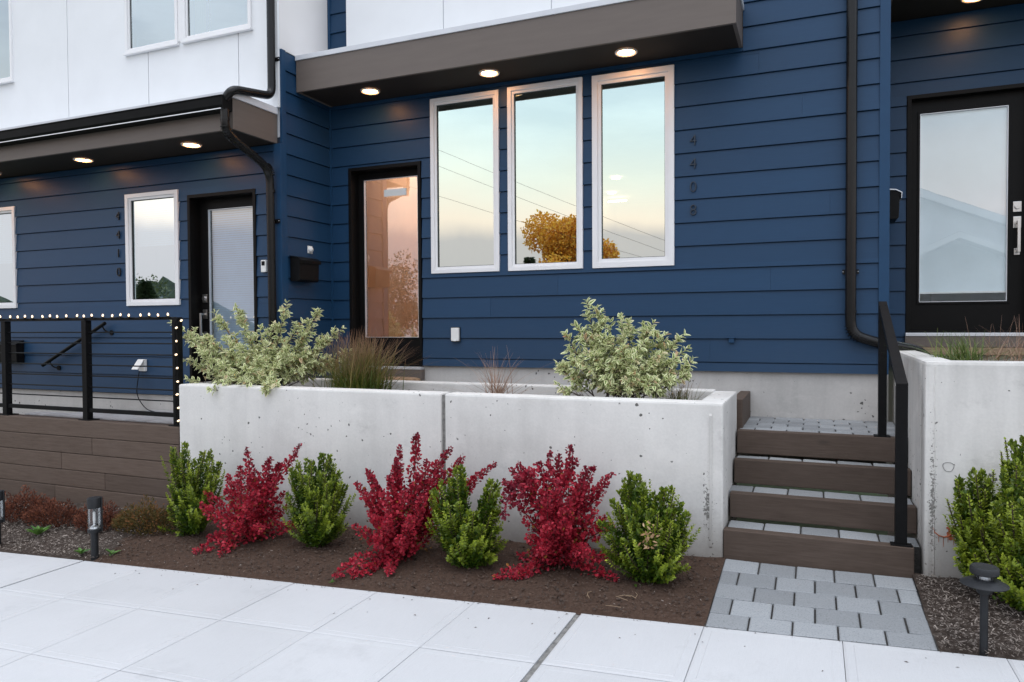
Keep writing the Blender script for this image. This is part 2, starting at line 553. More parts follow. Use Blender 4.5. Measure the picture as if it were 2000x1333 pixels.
def mat_leaf(name, stops, attr='rnd', rough=0.45, trans=0.25, tip=None, spec=0.4):
    m, nt, b = new_mat(name)
    at = nt.nodes.new('ShaderNodeAttribute'); at.attribute_name = attr
    c = ramp(nt, at.outputs['Fac'], stops)
    if tip:
        a2 = nt.nodes.new('ShaderNodeAttribute'); a2.attribute_name = 'tip'
        c = mixrgb(nt, a2.outputs['Fac'], c, tip)
    nt.links.new(c, b.inputs['Base Color'])
    b.inputs['Roughness'].default_value = rough
    b.inputs['Specular IOR Level'].default_value = spec
    tr = nt.nodes.new('ShaderNodeBsdfTranslucent')
    nt.links.new(c, tr.inputs['Color'])
    mx = nt.nodes.new('ShaderNodeMixShader'); mx.inputs[0].default_value = trans
    nt.links.new(b.outputs[0], mx.inputs[1]); nt.links.new(tr.outputs[0], mx.inputs[2])
    out = [n for n in nt.nodes if n.type == 'OUTPUT_MATERIAL'][0]
    nt.links.new(mx.outputs[0], out.inputs[0])
    return m
M['holly'] = mat_leaf('glossy_green_leaf', [(0, (0.018, 0.046, 0.005)), (0.5, (0.060, 0.115, 0.010)), (1, (0.165, 0.225, 0.016))],
                      rough=.33, trans=.18, tip=(0.36, 0.43, 0.038), spec=.4)
M['barberry'] = mat_leaf('crimson_leaf', [(0, (0.10, 0.005, 0.016)), (0.5, (0.41, 0.019, 0.042)), (0.93, (0.60, 0.045, 0.075)), (1, (0.34, 0.14, 0.03))],
                         rough=.5, trans=.3, tip=(0.11, 0.008, 0.026))
M['olive_leaf'] = mat_leaf('olive_bronze_leaf', [(0, (0.10, 0.075, 0.015)), (1, (0.25, 0.10, 0.02))], trans=.25)
M['dry_leaf'] = mat_leaf('dry_tan_leaf', [(0, (0.35, 0.20, 0.10)), (1, (0.55, 0.40, 0.24))], trans=.2)


def mat_varieg():
    m, nt, b = new_mat('cream_edged_leaf')
    at = nt.nodes.new('ShaderNodeAttribute'); at.attribute_name = 'edge'
    a2 = nt.nodes.new('ShaderNodeAttribute'); a2.attribute_name = 'rnd'
    rr = math_(nt, 'FRACT', math_(nt, 'ADD', a2.outputs['Fac'], obj_random(nt)))
    grn = ramp(nt, rr, [(0, (0.075, 0.150, 0.030)), (0.7, (0.155, 0.245, 0.048)), (0.93, (0.24, 0.29, 0.10)), (1, (0.34, 0.20, 0.10))])
    crm = ramp(nt, rr, [(0, (0.66, 0.69, 0.36)), (0.85, (0.82, 0.83, 0.52)), (0.95, (0.76, 0.68, 0.45)), (1, (0.64, 0.38, 0.22))])
    nse = noise(nt, 90, 2)
    f = math_(nt, 'ADD', at.outputs['Fac'], math_(nt, 'MULTIPLY_ADD', nse, 0.5, -0.25))
    f = ramp(nt, f, [(0.36, (0, 0, 0)), (0.50, (1, 1, 1))])
    c = mixrgb(nt, f, grn, crm)
    nt.links.new(c, b.inputs['Base Color'])
    b.inputs['Roughness'].default_value = 0.5
    tr = nt.nodes.new('ShaderNodeBsdfTranslucent'); nt.links.new(c, tr.inputs['Color'])
    mx = nt.nodes.new('ShaderNodeMixShader'); mx.inputs[0].default_value = 0.25
    nt.links.new(b.outputs[0], mx.inputs[1]); nt.links.new(tr.outputs[0], mx.inputs[2])
    out = [n for n in nt.nodes if n.type == 'OUTPUT_MATERIAL'][0]
    nt.links.new(mx.outputs[0], out.inputs[0])
    return m
M['varieg'] = mat_varieg()
M['twig'] = mat_simple('dark_twig', (0.055, 0.035, 0.028), 0.7, var=.3, scale=20)
M['twig_red'] = mat_simple('reddish_twig', (0.11, 0.035, 0.03), 0.7, var=.3, scale=20)
M['heather'] = mat_leaf('rusty_heather_sprig', [(0, (0.050, 0.016, 0.010)), (0.6, (0.135, 0.042, 0.024)), (1, (0.235, 0.080, 0.038))], trans=.15, rough=.8)
M['heather_o'] = mat_leaf('olive_heather_sprig', [(0, (0.040, 0.040, 0.010)), (0.55, (0.105, 0.075, 0.018)), (1, (0.24, 0.10, 0.035))], trans=.15, rough=.8)
M['weed'] = mat_leaf('bright_weed_leaf', [(0, (0.055, 0.150, 0.028)), (1, (0.130, 0.270, 0.050))], trans=.25)
M['blade_tan'] = mat_leaf('tan_grass_blade', [(0, (0.22, 0.12, 0.07)), (1, (0.42, 0.27, 0.18))], trans=.2, tip=(0.40, 0.25, 0.19))
M['blade_mix'] = mat_leaf('olive_to_russet_grass_blade', [(0, (0.040, 0.080, 0.010)), (0.6, (0.090, 0.140, 0.018)), (1, (0.22, 0.17, 0.04))], trans=.2, tip=(0.30, 0.155, 0.10))
M['blade_green'] = mat_leaf('green_grass_blade', [(0, (0.06, 0.10, 0.025)), (0.7, (0.13, 0.19, 0.04)), (1, (0.33, 0.33, 0.13))], trans=.2)


def mat_glass(name, refl=0.4, tint=(0.86, 0.95, 0.92), gcol=(1, 1, 1), wave=0.0):
    """coated window glass: part mirror, part clear"""
    m, nt, b = new_mat(name)
    nt.nodes.remove(b)
    t = nt.nodes.new('ShaderNodeBsdfTransparent'); t.inputs[0].default_value = tuple(tint) + (1,)
    g = nt.nodes.new('ShaderNodeBsdfGlossy'); g.inputs['Roughness'].default_value = 0.0
    g.inputs[0].default_value = tuple(gcol) + (1,)
    if wave:
        bp = nt.nodes.new('ShaderNodeBump'); bp.inputs['Strength'].default_value = wave; bp.inputs['Distance'].default_value = 0.004
        nt.links.new(noise(nt, 2.2, 2), bp.inputs['Height'])
        nt.links.new(bp.outputs[0], g.inputs['Normal'])
    fr = nt.nodes.new('ShaderNodeFresnel'); fr.inputs['IOR'].default_value = 1.5
    f = math_(nt, 'ADD', math_(nt, 'MULTIPLY', fr.outputs[0], 0.6), refl)
    mx = nt.nodes.new('ShaderNodeMixShader')
    nt.links.new(f, mx.inputs[0]); nt.links.new(t.outputs[0], mx.inputs[1]); nt.links.new(g.outputs[0], mx.inputs[2])
    out = [n for n in nt.nodes if n.type == 'OUTPUT_MATERIAL'][0]
    nt.links.new(mx.outputs[0], out.inputs[0])
    return m
M['glass'] = mat_glass('coated_window_glass', 0.68, gcol=(0.85, 1.0, 0.935), wave=.02)
M['glass_left'] = mat_glass('left_window_glass', 0.26, gcol=(0.80, 0.97, 1.0), wave=.04)
M['glass_up'] = mat_glass('upper_window_glass', 0.38, gcol=(0.92, 0.99, 1.0), wave=.03)
M['glass_door'] = mat_glass('door_glass', 0.30, tint=(.95, .95, .95), wave=.03)
M['glass_blind'] = mat_glass('door_glass_over_blind', 0.24, tint=(.97, .99, 1.0), gcol=(.82, .94, 1.0), wave=.04)
M['glass_shade'] = mat_glass('door_glass_over_shade', 0.13, tint=(.95, .97, .98), wave=.03)
M['glass_clear'] = mat_glass('lantern_glass', 0.06, tint=(.93, .95, .96))
M['blind'] = mat_simple('pale_blue_blind', (0.70, 0.82, 0.95), 0.6, var=.03)
M['shade'] = mat_simple('grey_white_roller_shade', (0.76, 0.85, 0.88), 0.8, var=.05, scale=2)
M['plaster_warm'] = mat_simple('warm_interior_plaster', (0.60, 0.46, 0.36), 0.9, var=.04)
M['plaster'] = mat_simple('interior_plaster', (0.62, 0.55, 0.46), 0.9, var=.04)
M['floor_wood'] = mat_simple('interior_floor', (0.20, 0.12, 0.07), 0.5, var=.2, stretch=(10, 1, 1))
M['bulb'] = mat_emit('glowing_bulb', (1.0, 0.66, 0.34), 1.25)
M['lamp_disc'] = mat_emit('warm_lamp_lens', (1.0, 0.43, 0.14), 26.0)
M['hall_disc'] = mat_emit('hall_lamp_lens', (1.0, 0.70, 0.48), 15.0)
M['lamp_in'] = mat_emit('interior_lamp_lens', (1.0, 0.80, 0.55), 7.0)
M['white_plastic'] = mat_simple('white_plastic', (0.78, 0.78, 0.76), 0.35, var=.02)
M['num_dark'] = mat_simple('blue_grey_number', (0.020, 0.030, 0.045), 0.4, var=.1)
M['num_black'] = mat_simple('black_number', (0.012, 0.012, 0.013), 0.35, var=.1)
M['asphalt'] = mat_simple('asphalt', (0.05, 0.05, 0.052), 0.9, var=.25, scale=40, bmp=.4)
M['lawn'] = mat_simple('lawn', (0.05, 0.085, 0.025), 0.95, var=.4, scale=12)
M['mat_coir'] = mat_simple('coir_doormat', (0.27, 0.17, 0.10), 0.95, var=.35, scale=40, bmp=.6)
M['lantern'] = mat_simple('charcoal_lantern_metal', (0.018, 0.0195, 0.022), 0.45, var=.2, scale=12, spec=.3)
M['rust'] = mat_simple('rust_stain', (0.30, 0.085, 0.035), 0.9, var=.4, scale=25)
M['curtain'] = mat_simple('sage_curtain', (0.20, 0.26, 0.20), 0.9, var=.15)
M['roof_grey'] = mat_simple('grey_shingles', (0.22, 0.23, 0.245), 0.9, var=.3, scale=8)
M['house_grey'] = mat_simple('pale_house_paint', (0.72, 0.75, 0.78), 0.7, var=.05)
M['bark'] = mat_simple('tree_bark', (0.07, 0.05, 0.04), 0.9, var=.3, scale=9, bmp=.5)
M['crown_orange'] = mat_leaf('orange_autumn_leaf', [(0, (0.55, 0.22, 0.02)), (0.6, (0.85, 0.42, 0.045)), (1, (0.88, 0.55, 0.09))], trans=.4)
M['crown_dark'] = mat_leaf('dark_conifer_needles', [(0, (0.012, 0.025, 0.010)), (1, (0.05, 0.07, 0.025))], trans=.1)
M['crown_tan'] = mat_leaf('pale_brown_leaf', [(0, (0.16, 0.11, 0.06)), (1, (0.36, 0.27, 0.17))], trans=.3)
M['crown_green'] = mat_leaf('dull_green_leaf', [(0, (0.03, 0.05, 0.015)), (1, (0.12, 0.13, 0.04))], trans=.2)

# ------------------------------------------------------------------ terrain functions (the street climbs to the right)
def z_walk(x): return -1.611 + 0.0464 * x
def z_soil(x, y):
    s = min(max((y - 3.99) / .99, 0), 1)
    return (z_walk(x)) * (1 - s) + (-1.555 + 0.0335 * x) * s
def z_path(x, y):
    s = (y - 3.99) / .98
    return (-1.611 + 0.047 * x) * (1 - s) + (-1.557 + 0.006 * x) * s

# ================================================================== GROUND
def sloped(x0, x1, y0, y1, zoff, name, mat):
    mb = MB()
    mb.add([(x0, y0, zoff + .0464 * x0), (x1, y0, zoff + .0464 * x1), (x1, y1, zoff + .0464 * x1), (x0, y1, zoff + .0464 * x0)], [(0, 1, 2, 3)])
    return setp(mb.obj(name, mat), kind='structure')

sloped(-170, 170, -260, 40, -2.15, 'ground', M['lawn'])
sloped(-60, 40, -9.0, -0.72, -1.77, 'road', M['asphalt'])
kerb = MB().hexa([(-60, -.72, -1.95 + .0464 * -60), (40, -.72, -1.95 + .0464 * 40), (40, -.56, -1.95 + .0464 * 40), (-60, -.56, -1.95 + .0464 * -60),
                  (-60, -.72, -1.613 + .0464 * -60), (40, -.72, -1.613 + .0464 * 40), (40, -.56, -1.613 + .0464 * 40), (-60, -.56, -1.613 + .0464 * -60)])
setp(kerb.obj('kerb', M['slab'], bevel=.015), kind='structure')
sloped(-60, 40, -12, -9.0, -1.66, 'far_verge', M['lawn'])

# sidewalk: bed plus individually cast squares with tooled edges
bed = MB().hexa([(-9.2, -.56, -1.75 + .0464 * -9.2), (4.2, -.56, -1.75 + .0464 * 4.2), (4.2, 3.985, -1.75 + .0464 * 4.2), (-9.2, 3.985, -1.75 + .0464 * -9.2),
                 (-9.2, -.56, -1.628 + .0464 * -9.2), (4.2, -.56, -1.628 + .0464 * 4.2), (4.2, 3.985, -1.628 + .0464 * 4.2), (-9.2, 3.985, -1.628 + .0464 * -9.2)])
walk = setp(bed.obj('sidewalk', M['joint']), kind='structure')
xs = [-9.2, -8.14, -7.45, -6.77, -6.08, -5.371, -4.671, -3.974, -3.293, -2.622, -1.92, -1.252, -0.545, 0.138, 0.837, 1.52, 2.2, 2.9, 4.2]
ys = [3.985, 3.312, 2.628, 1.945, 1.262, 0.579, -.10, -.56]
EXP = {-5.371: .011, -1.252: .017}
for i in range(len(xs) - 1):
    for j in range(len(ys) - 1):
        x0, x1, y1, y0 = xs[i], xs[i + 1], ys[j], ys[j + 1]
        g = 0.0016
        a0 = x0 + EXP.get(x0, g); a1 = x1 - EXP.get(x1, g)
        b0, b1 = y0 + g, y1 - (0 if j == 0 else g)
        mb = MB()
        c = .012                                            # tooled shoulder that dips 4 mm into the joint
        dz = RNG.uniform(-.0008, .0008)
        def Z(x, d): return z_walk(x) + dz - d
        ring0 = [(a0, b0), (a1, b0), (a1, b1), (a0, b1)]
        def inset(c): return [(a0 + c, b0 + c), (a1 - c, b0 + c), (a1 - c, b1 - c), (a0 + c, b1 - c)]
        vs = [(x, y, Z(x, .05)) for x, y in ring0] + [(x, y, Z(x, .0055)) for x, y in ring0] + [(x, y, Z(x, .0008)) for x, y in inset(c)] + \
             [(x, y, Z(x, .0012)) for x, y in inset(.046)] + [(x, y, Z(x, -.0012)) for x, y in inset(.050)] + [(x, y, Z(x, 0)) for x, y in inset(.058)]
        fs = [(20, 21, 22, 23)]
        for k in range(4):
            l = (k + 1) % 4
            fs += [(4 * q + k, 4 * q + l, 4 * q + 4 + l, 4 * q + 4 + k) for q in range(5)]
        mb.add(vs, fs)
        mb.obj('slab', M['slab'], walk)
for x, w in EXP.items():                                     # the open expansion joints
    mb = MB()
    n = 40
    for k in range(n):
        ya, yb = -.56 + k * 4.54 / n, -.56 + (k + 1) * 4.54 / n
        wa, wb = w * RNG.uniform(.8, 1.0), w * RNG.uniform(.8, 1.0)
        mb.add([(x - wa, ya, z_walk(x) - .014), (x + wa, ya, z_walk(x) - .014), (x + wb, yb, z_walk(x) - .014), (x - wb, yb, z_walk(x) - .014)], [(0, 1, 2, 3)])
    mb.obj('expansion_joint', M['dark_gap'] if w < .015 else M['joint'], walk)

# garden beds: displaced sheets
def bed_sheet(name, inside, mat, x0, x1, y0, y1, step, amp, kind, seed, lift=0.0):
    rng = np.random.default_rng(seed)
    nx, ny = int((x1 - x0) / step) + 1, int((y1 - y0) / step) + 1
    X, Y = np.linspace(x0, x1, nx), np.linspace(y0, y1, ny)
    h = np.zeros((ny, nx))
    for f, a in ((3, .9), (7, .55), (15, .35), (32, .22)):
        for _ in range(5):
            kx, ky = rng.normal(0, f, 2); ph = rng.uniform(0, 6.28)
            h += a * .25 * np.sin(kx * X[None, :] + ky * Y[:, None] + ph)
    h += rng.normal(0, .12, h.shape)
    mb = MB()
    idx = {}
    for j in range(ny):
        for i in range(nx):
            if inside(X[i], Y[j]):
                edge = min(1, max(0, (Y[j] - 3.99) / .10))
                idx[(i, j)] = len(mb.v)
                mb.v.append((X[i], Y[j], z_soil(X[i], Y[j]) + lift + amp * h[j, i] * edge - .018 * (1 - edge)))
    for (i, j) in list(idx):
        q = [(i, j), (i + 1, j), (i + 1, j + 1), (i, j + 1)]
        if all(k in idx for k in q):
            mb.f.append(tuple(idx[k] for k in q))
    o = mb.obj(name, mat, smooth=False)
    o.data.shade_smooth()
    return setp(o, kind=kind)

def seam(y): return -5.25 - (y - 4.0) * .28 + .03 * math.sin(y * 17)      # where dark compost meets the older bark mulch
bed_sheet('soil', lambda x, y: x > seam(y) - .04, M['soil'], -5.8, -0.54, 3.987, 4.99, .03, .010, 'structure', 3, .004)
bed_sheet('mulch_bed', lambda x, y: x < seam(y) + .05, M['mulch_base'], -9.6, -5.1, 3.987, 5.02, .04, .018, 'structure', 4, -.004)
bed_sheet('mulch_bed', lambda x, y: True, M['mulch_base'], .558, 3.2, 3.987, 4.99, .04, .015, 'structure', 5, -.012)


def crumbs(name, n, region, mat, smin, smax, flat, seed, light=.5, kind='stuff', lift=.006):
    rng = np.random.default_rng(seed)
    mb = MB(); rn = []
    k = 0
    while k < n:
        x, y = region(rng)
        z = z_soil(x, y) + lift + rng.uniform(0, .012)
        s = rng.uniform(smin, smax) * (1 if rng.random() > .06 else 1.7)
        a = rng.uniform(0, 6.283); t = rng.normal(0, .35)
        ca, sa = math.cos(a), math.sin(a)
        w, h = s * flat, s * flat * .5
        u = Vector((ca * math.cos(t), sa * math.cos(t), math.sin(t)))
        v = Vector((-sa, ca, rng.normal(0, .4))).normalized()
        nn = u.cross(v)
        c = Vector((x, y, z))
        p = [c - u * s - v * w * .6, c + u * s * .8 - v * w, c + u * s + v * w * .7, c - u * s * .9 + v * w, c + nn * h]
        mb.add(p, [(0, 1, 4), (1, 2, 4), (2, 3, 4), (3, 0, 4), (3, 2, 1, 0)])
        rn += [min(1, max(0, rng.beta(1.2, 2.2 / max(light, .05) * .5)))] * 5
        k += 1
    mb.attr['rnd'] = rn
    return setp(mb.obj(name, mat), kind=kind)

def reg_left(r):
    while True:
        x, y = r.uniform(-8.6, -5.05), r.uniform(4.0, 4.97)
        if x < seam(y) + .10 * r.normal(): return x, y
crumbs('bark_chips', 11000, reg_left, M['chip'], .004, .012, .30, 21, .95)
crumbs('bark_chips', 10000, lambda r: (r.uniform(.57, 2.4), r.uniform(3.99, 4.95)), M['chip'], .0035, .0105, .34, 22, .60)
def reg_soil(r):
    while True:
        x, y = r.uniform(-5.6, -.55), r.uniform(4.0, 4.96)
        if x > seam(y): return x, y
crumbs('pale_chips', 420, reg_soil, M['chip'], .0025, .007, .35, 25, 1.4, lift=.012)
crumbs('soil_crumbs', 6500, reg_soil, M['clod'], .002, .009, .8, 23, .30, lift=.010)

# ================================================================== PAVER PATH
pp = MB()
pp.add([(-.545, 3.985, z_path(-.545, 3.985) - .05), (.565, 3.985, z_path(.565, 3.985) - .05), (.565, 4.96, z_path(.565, 4.96) - .05), (-.545, 4.96, z_path(-.545, 4.96) - .05),
        (-.545, 3.985, z_path(-.545, 3.985) - .008), (.565, 3.985, z_path(.565, 3.985) - .008), (.565, 4.96, z_path(.565, 4.96) - .008), (-.545, 4.96, z_path(-.545, 4.96) - .008)],
       [(4, 5, 6, 7), (0, 1, 5, 4), (1, 2, 6, 5), (3, 0, 4, 7)])
path = setp(pp.obj('paver_path', M['dark_gap']), kind='structure')


def lay_pavers(x0, x1, rows, zf, parent, base=0.0, gapx=.010, gapy=.0036, pitch=.2205, th=.05, thin=0):
    for r_, (ya, yb) in enumerate(rows):
        shift = 0 if r_ % 2 == base else -.5 * pitch
        x = x0 + shift
        while x < x1 - .02:
            a, b = max(x, x0) + gapx * .5, min(x + pitch, x1) - gapx * .5
            if b - a > .03:
                dz = RNG.uniform(-.0025, .0025)
                tx = RNG.uniform(-.002, .002)
                A, B = ya + gapy, yb - gapy
                mb = MB()
                def zz(px, py, k): return zf(px, py) + dz + (tx if k else -tx)
                pts = [(a, A), (b, A), (b, B), (a, B)]
                c = .006
                inn = [(a + c, A + c), (b - c, A + c), (b - c, B - c), (a + c, B - c)]
                vs = [(p[0], p[1], zz(*p, k in (1, 2)) - th) for k, p in enumerate(pts)] + [(p[0], p[1], zz(*p, k in (1, 2)) - .005) for k, p in enumerate(pts)] + \
                     [(p[0], p[1], zz(*p, k in (1, 2))) for k, p in enumerate(inn)]
                fs = [(8, 9, 10, 11)]
                for k in range(4):
                    l = (k + 1) % 4
                    fs += [(k, l, 4 + l, 4 + k), (4 + k, 4 + l, 8 + l, 8 + k)]
                mb.add(vs, fs)
                mb.obj('paver', M['paver'], parent)
            x += pitch
lay_pavers(-.541, .5615, [(4.755, 4.955), (4.555, 4.755), (4.355, 4.555), (4.155, 4.355), (3.99, 4.155)], z_path, path)

# ================================================================== GARDEN STAIRS
stairs = thing('garden_stairs', 'short flight of four brown timber steps with grey paver treads between two concrete planters', 'stairs', (0, 4.97, -1.56))
ST = [(4.97, -1.375, -1.575), (5.255, -1.19, -1.36), (5.55, -1.005, -1.18), (5.765, -.82, -.995)]
TW = .085
for k, (y, z, zb) in enumerate(ST):
    xr = .567 if k == 0 else .612
    yn = ST[k + 1][0] if k < 3 else 6.70
    MB().box(-.541 - (.012 if k == 0 else 0), xr, y, y + TW, zb, z).obj('timber_riser', M['timber'], stairs, bevel=.006)
    # bedding below the treads
    MB().box(-.548, .612, y + TW + .002, yn - .002 if k < 3 else 6.712, zb, z - .014).obj('tread_bed', M['dark_gap'], stairs)
    if k < 3:
        rows = [(y + TW + .003, yn - .004)]
        lay_pavers(-.541 + (0, -.09, 0, 0)[k], .609, [rows[0]], lambda a, b, z=z: z - .004, stairs, base=0, pitch=.232)
    else:
        rows = [(y + TW + .003 + i * .145, y + TW + .003 + (i + 1) * .145) for i in range(6)]
        lay_pavers(-.541, .609, rows, lambda a, b, z=z: z - .004, stairs, base=1, pitch=.232)
# kerb timber where the landing turns behind the planter
MB().box(-.60, -.515, 5.93, 6.70, -.85, -.60).obj('timber_kerb', M['timber'], stairs, bevel=.006)

# ================================================================== CONCRETE PLANTERS
pl = thing('concrete_planter', 'long pale cast concrete planter wall behind the red and green shrubs, with a vertical joint', 'planter', (-3, 5, -1.6))
ZT = -.534
def wallpiece(name, x0, x1, y0, y1, zt, zb, mat, parent, bev=.012):
    return MB().box(x0, x1, y0, y1, zb, zt).obj(name, mat, parent, bevel=bev)
XJ = -2.66
wallpiece('wall_panel', -5.41, XJ - .016, 4.98, 5.15, ZT, -2.2, M['conc'], pl, .016)
wallpiece('wall_panel', XJ + .016, -.555, 4.98, 5.15, ZT, -2.2, M['conc'], pl, .016)
MB().box(XJ - .016, XJ + .016, 5.0, 5.13, -2.1, ZT - .012).obj('control_joint', M['joint'], pl)
wallpiece('side_wall', -.725, -.5551, 5.152, 5.90, ZT, -2.1, M['conc'], pl)
wallpiece('side_wall', -5.41, -5.25, 5.152, 5.90, ZT, -2.1, M['conc'], pl)
wallpiece('back_wall', -5.248, -.727, 5.87, 6.03, ZT + .002, -2.1, M['conc'], pl)
# chamfer strip scar on the corner, as cast
MB().prism([(4.985, -.60), (4.972, -.62), (4.974, -1.5), (4.985, -1.52)], -.645, -.628, 'x').obj('form_seam', M['conc_r'], pl)
setp(MB().add([(-5.25, 5.15, -.66), (-.725, 5.15, -.66), (-.725, 5.87, -.64), (-5.25, 5.87, -.64)], [(0, 1, 2, 3)]).obj('planting_soil', M['soil'], pl), kind='stuff')

plr = thing('concrete_planter', 'taller concrete planter at the right with a rust stain on its face', 'planter', (1.8, 4.97, -1.6))
ZR = -.236
wallpiece('wall_panel', .617, 3.4, 4.965, 5.145, ZR, -2.0, M['conc_r'], plr, .02)
wallpiece('side_wall', .617, .79, 5.147, 7.30, ZR + .001, -2.0, M['conc_r'], plr, .02)
setp(MB().add([(.78, 5.14, -.33), (3.4, 5.14, -.33), (3.4, 6.4, -.31), (.78, 6.4, -.31)], [(0, 1, 2, 3)]).obj('planting_soil', M['soil'], plr), kind='stuff')
# marks on the face: a shallow cast ring, the tie hole and a rust smear
ringp = [(.741 + .028 * math.cos(a) * (1 + .12 * math.sin(3 * a)), 4.9635, -.864 + .030 * math.sin(a) * (1 + .1 * math.cos(2 * a))) for a in np.linspace(0, 6.28, 22)]
MB().tube(ringp, .0016, 5).obj('cast_ring_mark', M['joint'], plr)
sp_ = MB()
for k in range(26):
    za, zb = -.27 - k * .05, -.27 - (k + 1) * .05
    w_ = .004 + .003 * RNG.random(); o_ = RNG.normal(0, .0012)
    sp_.add([(.668 + o_ - w_, 4.966, za), (.668 + o_ + w_, 4.966, za), (.668 + o_, 4.960, za), (.668 + o_ - w_, 4.966, zb), (.668 + o_ + w_, 4.966, zb), (.668 + o_, 4.960, zb)], [(0, 2, 5, 3), (2, 1, 4, 5), (0, 1, 2), (3, 5, 4)])
sp_.obj('form_seam', M['conc_r'], plr)
hole = MB()
n = 14
hole.add([(.888 + .011 * math.cos(2 * math.pi * i / n), 4.963, -.923 + .013 * math.sin(2 * math.pi * i / n)) for i in range(n)], [tuple(range(n))])
hole.obj('tie_hole', M['dark_gap'], plr)
rs = MB()
pts = [(.664, -1.235), (.672, -1.262), (.695, -1.280), (.722, -1.286), (.745, -1.278), (.762, -1.262)]
rs.tube([(x, 4.9640, z) for x, z in pts], [.002, .0035, .004, .0045, .006, .004], 6)
for k in range(16):
    cx, cz = .775 + RNG.normal(0, .02), -1.265 + RNG.normal(0, .022)
    rr = RNG.uniform(.006, .016)
    rs.add([(cx + rr * math.cos(a) * RNG.uniform(.6, 1), 4.9636 - .00012 * k, cz + rr * 1.3 * math.sin(a) * RNG.uniform(.6, 1)) for a in np.linspace(0, 6.28, 9)[:-1]], [tuple(range(8))])
for k in range(5):
    x = .70 + .025 * k + RNG.normal(0, .006); l = RNG.uniform(.03, .10)
    rs.add([(x - .002, 4.9632, -1.285), (x + .002, 4.9632, -1.285), (x + .001, 4.9632, -1.285 - l), (x - .001, 4.9632, -1.285 - l)], [(0, 1, 2, 3)])
rs.obj('rust_mark', M['rust'], plr)

# ================================================================== TIMBER RETAINING WALL (left)
tw = thing('timber_retaining_wall', 'low retaining wall of stacked brown stained timbers below the railing', 'retaining wall', (-7.4, 5, -1.8))
zt = -.935
joints = [[-6.2], [-8.4, -6.05], [-7.6], [-8.9, -6.55], [-7.55], [-6.0], [-8.3]]
cuts = [[], [-6.6], [-7.05], [-6.43], [-7.15], [-6.3], [-7.4]]
for r_ in range(7):
    z1, z0 = zt - .170 * r_, zt - .170 * (r_ + 1) + .004
    bx = [-10.2] + sorted(c for c in cuts[r_]) + [-5.442]
    for a, b in zip(bx, bx[1:]):
        y = 5.005 + RNG.uniform(-.004, .004)
        MB().box(a + .002, b - .002, y, y + .14, z0, z1).obj('timber', M['timber_w'], tw, bevel=.007)
MB().box(-10.2, -5.45, 5.06, 5.13, -2.2, -.96).obj('timber_backing', M['dark_gap'], tw)

# paved patio of the left house, with a sunken stair strip along the house wall
patio = setp(MB().prism([(-5.43, 5.16), (-5.43, 5.90), (-7.0, 5.90), (-8.15, 5.17)], -1.1, -.965, 'z').obj('patio', M['dark_gap']), kind='structure')
def in_patio(x, y): return y < 5.90 - max(0, (-7.0 - x)) / 1.15 * .73 - .01
for j in range(4):
    for i in range(14):
        x0 = -5.44 - (i + 1) * .30 + (.15 if j % 2 else 0); x1 = x0 + .296
        y0 = 5.165 + j * .18; y1 = y0 + .176
        x1 = min(x1, -5.44)
        if x1 - x0 > .05 and in_patio(x0, y1):
            MB().box(x0, x1, y0, y1, -.965, -.925 + RNG.uniform(-.002, .002)).obj('paver', M['paver_pale'], patio, bevel=.003, seg=1)

# ================================================================== HOUSES
EXPO = .2095
def sub_spans(x0, x1, z0, z1, holes):
    """x-spans of [x0,x1] left free by holes (x0,x1,z0,z1) over the band z0..z1"""
    sp = [(x0, x1)]
    for h in holes:
        if h[2] < z1 - .004 and h[3] > z0 + .004:
            nsp = []
            for a, b in sp:
                if h[1] <= a or h[0] >= b: nsp.append((a, b)); continue
                if h[0] - a > .004: nsp.append((a, h[0]))
                if b - h[1] > .004: nsp.append((h[1], b))
            sp = nsp
    return sp


def siding_x(parent, x0, x1, D, zb, ztop, zref, holes, butts=(), seed=1):
    """lap boards on a wall facing -y whose face is at y=D; zref is the height of any lap line"""
    rng = np.random.default_rng(seed)
    k0 = math.floor((zb - zref) / EXPO)
    z = zref + k0 * EXPO
    while z < ztop - .01:
        a, b = max(z, zb), min(z + EXPO, ztop)
        if b - a > .01:
            # split the band at hole edges so that boards notch round openings
            zc = sorted({a, b} | {h[2] for h in holes if a + .004 < h[2] < b - .004} | {h[3] for h in holes if a + .004 < h[3] < b - .004})
            for c0, c1 in zip(zc, zc[1:]):
                f0 = (c0 - a) / (EXPO); f1 = (c1 - a) / EXPO
                for s0, s1 in sub_spans(x0, x1, c0, c1, holes):
                    cutsx = [s0] + sorted(bx for bx, bz in butts if s0 + .1 < bx < s1 - .1 and a - .01 < bz < b) + [s1]
                    for u0, u1 in zip(cutsx, cutsx[1:]):
                        jit = rng.uniform(-.0012, .0012)                    # boards never sit perfectly in plane
                        yf0 = D - .017 + .014 * f0 + jit; yf1 = D - .017 + .014 * f1 + jit
                        top = c1 >= b - 1e-6
                        u0g = u0 + (.0005 if u0 != s0 else 0); u1g = u1 - (.0005 if u1 != s1 else 0)
                        if top:
                            poly = [(yf0, c0), (yf1, c1 - .009), (D + .009, c1 - .009), (D + .009, c1), (D + .013, c1), (D + .013, c0)]
                        else:
                            poly = [(yf0, c0), (yf1, c1), (D + .013, c1), (D + .013, c0)]
                        MB().prism(poly, u0g, u1g, 'x').obj('siding_board', M['blue'], parent)
        z += EXPO


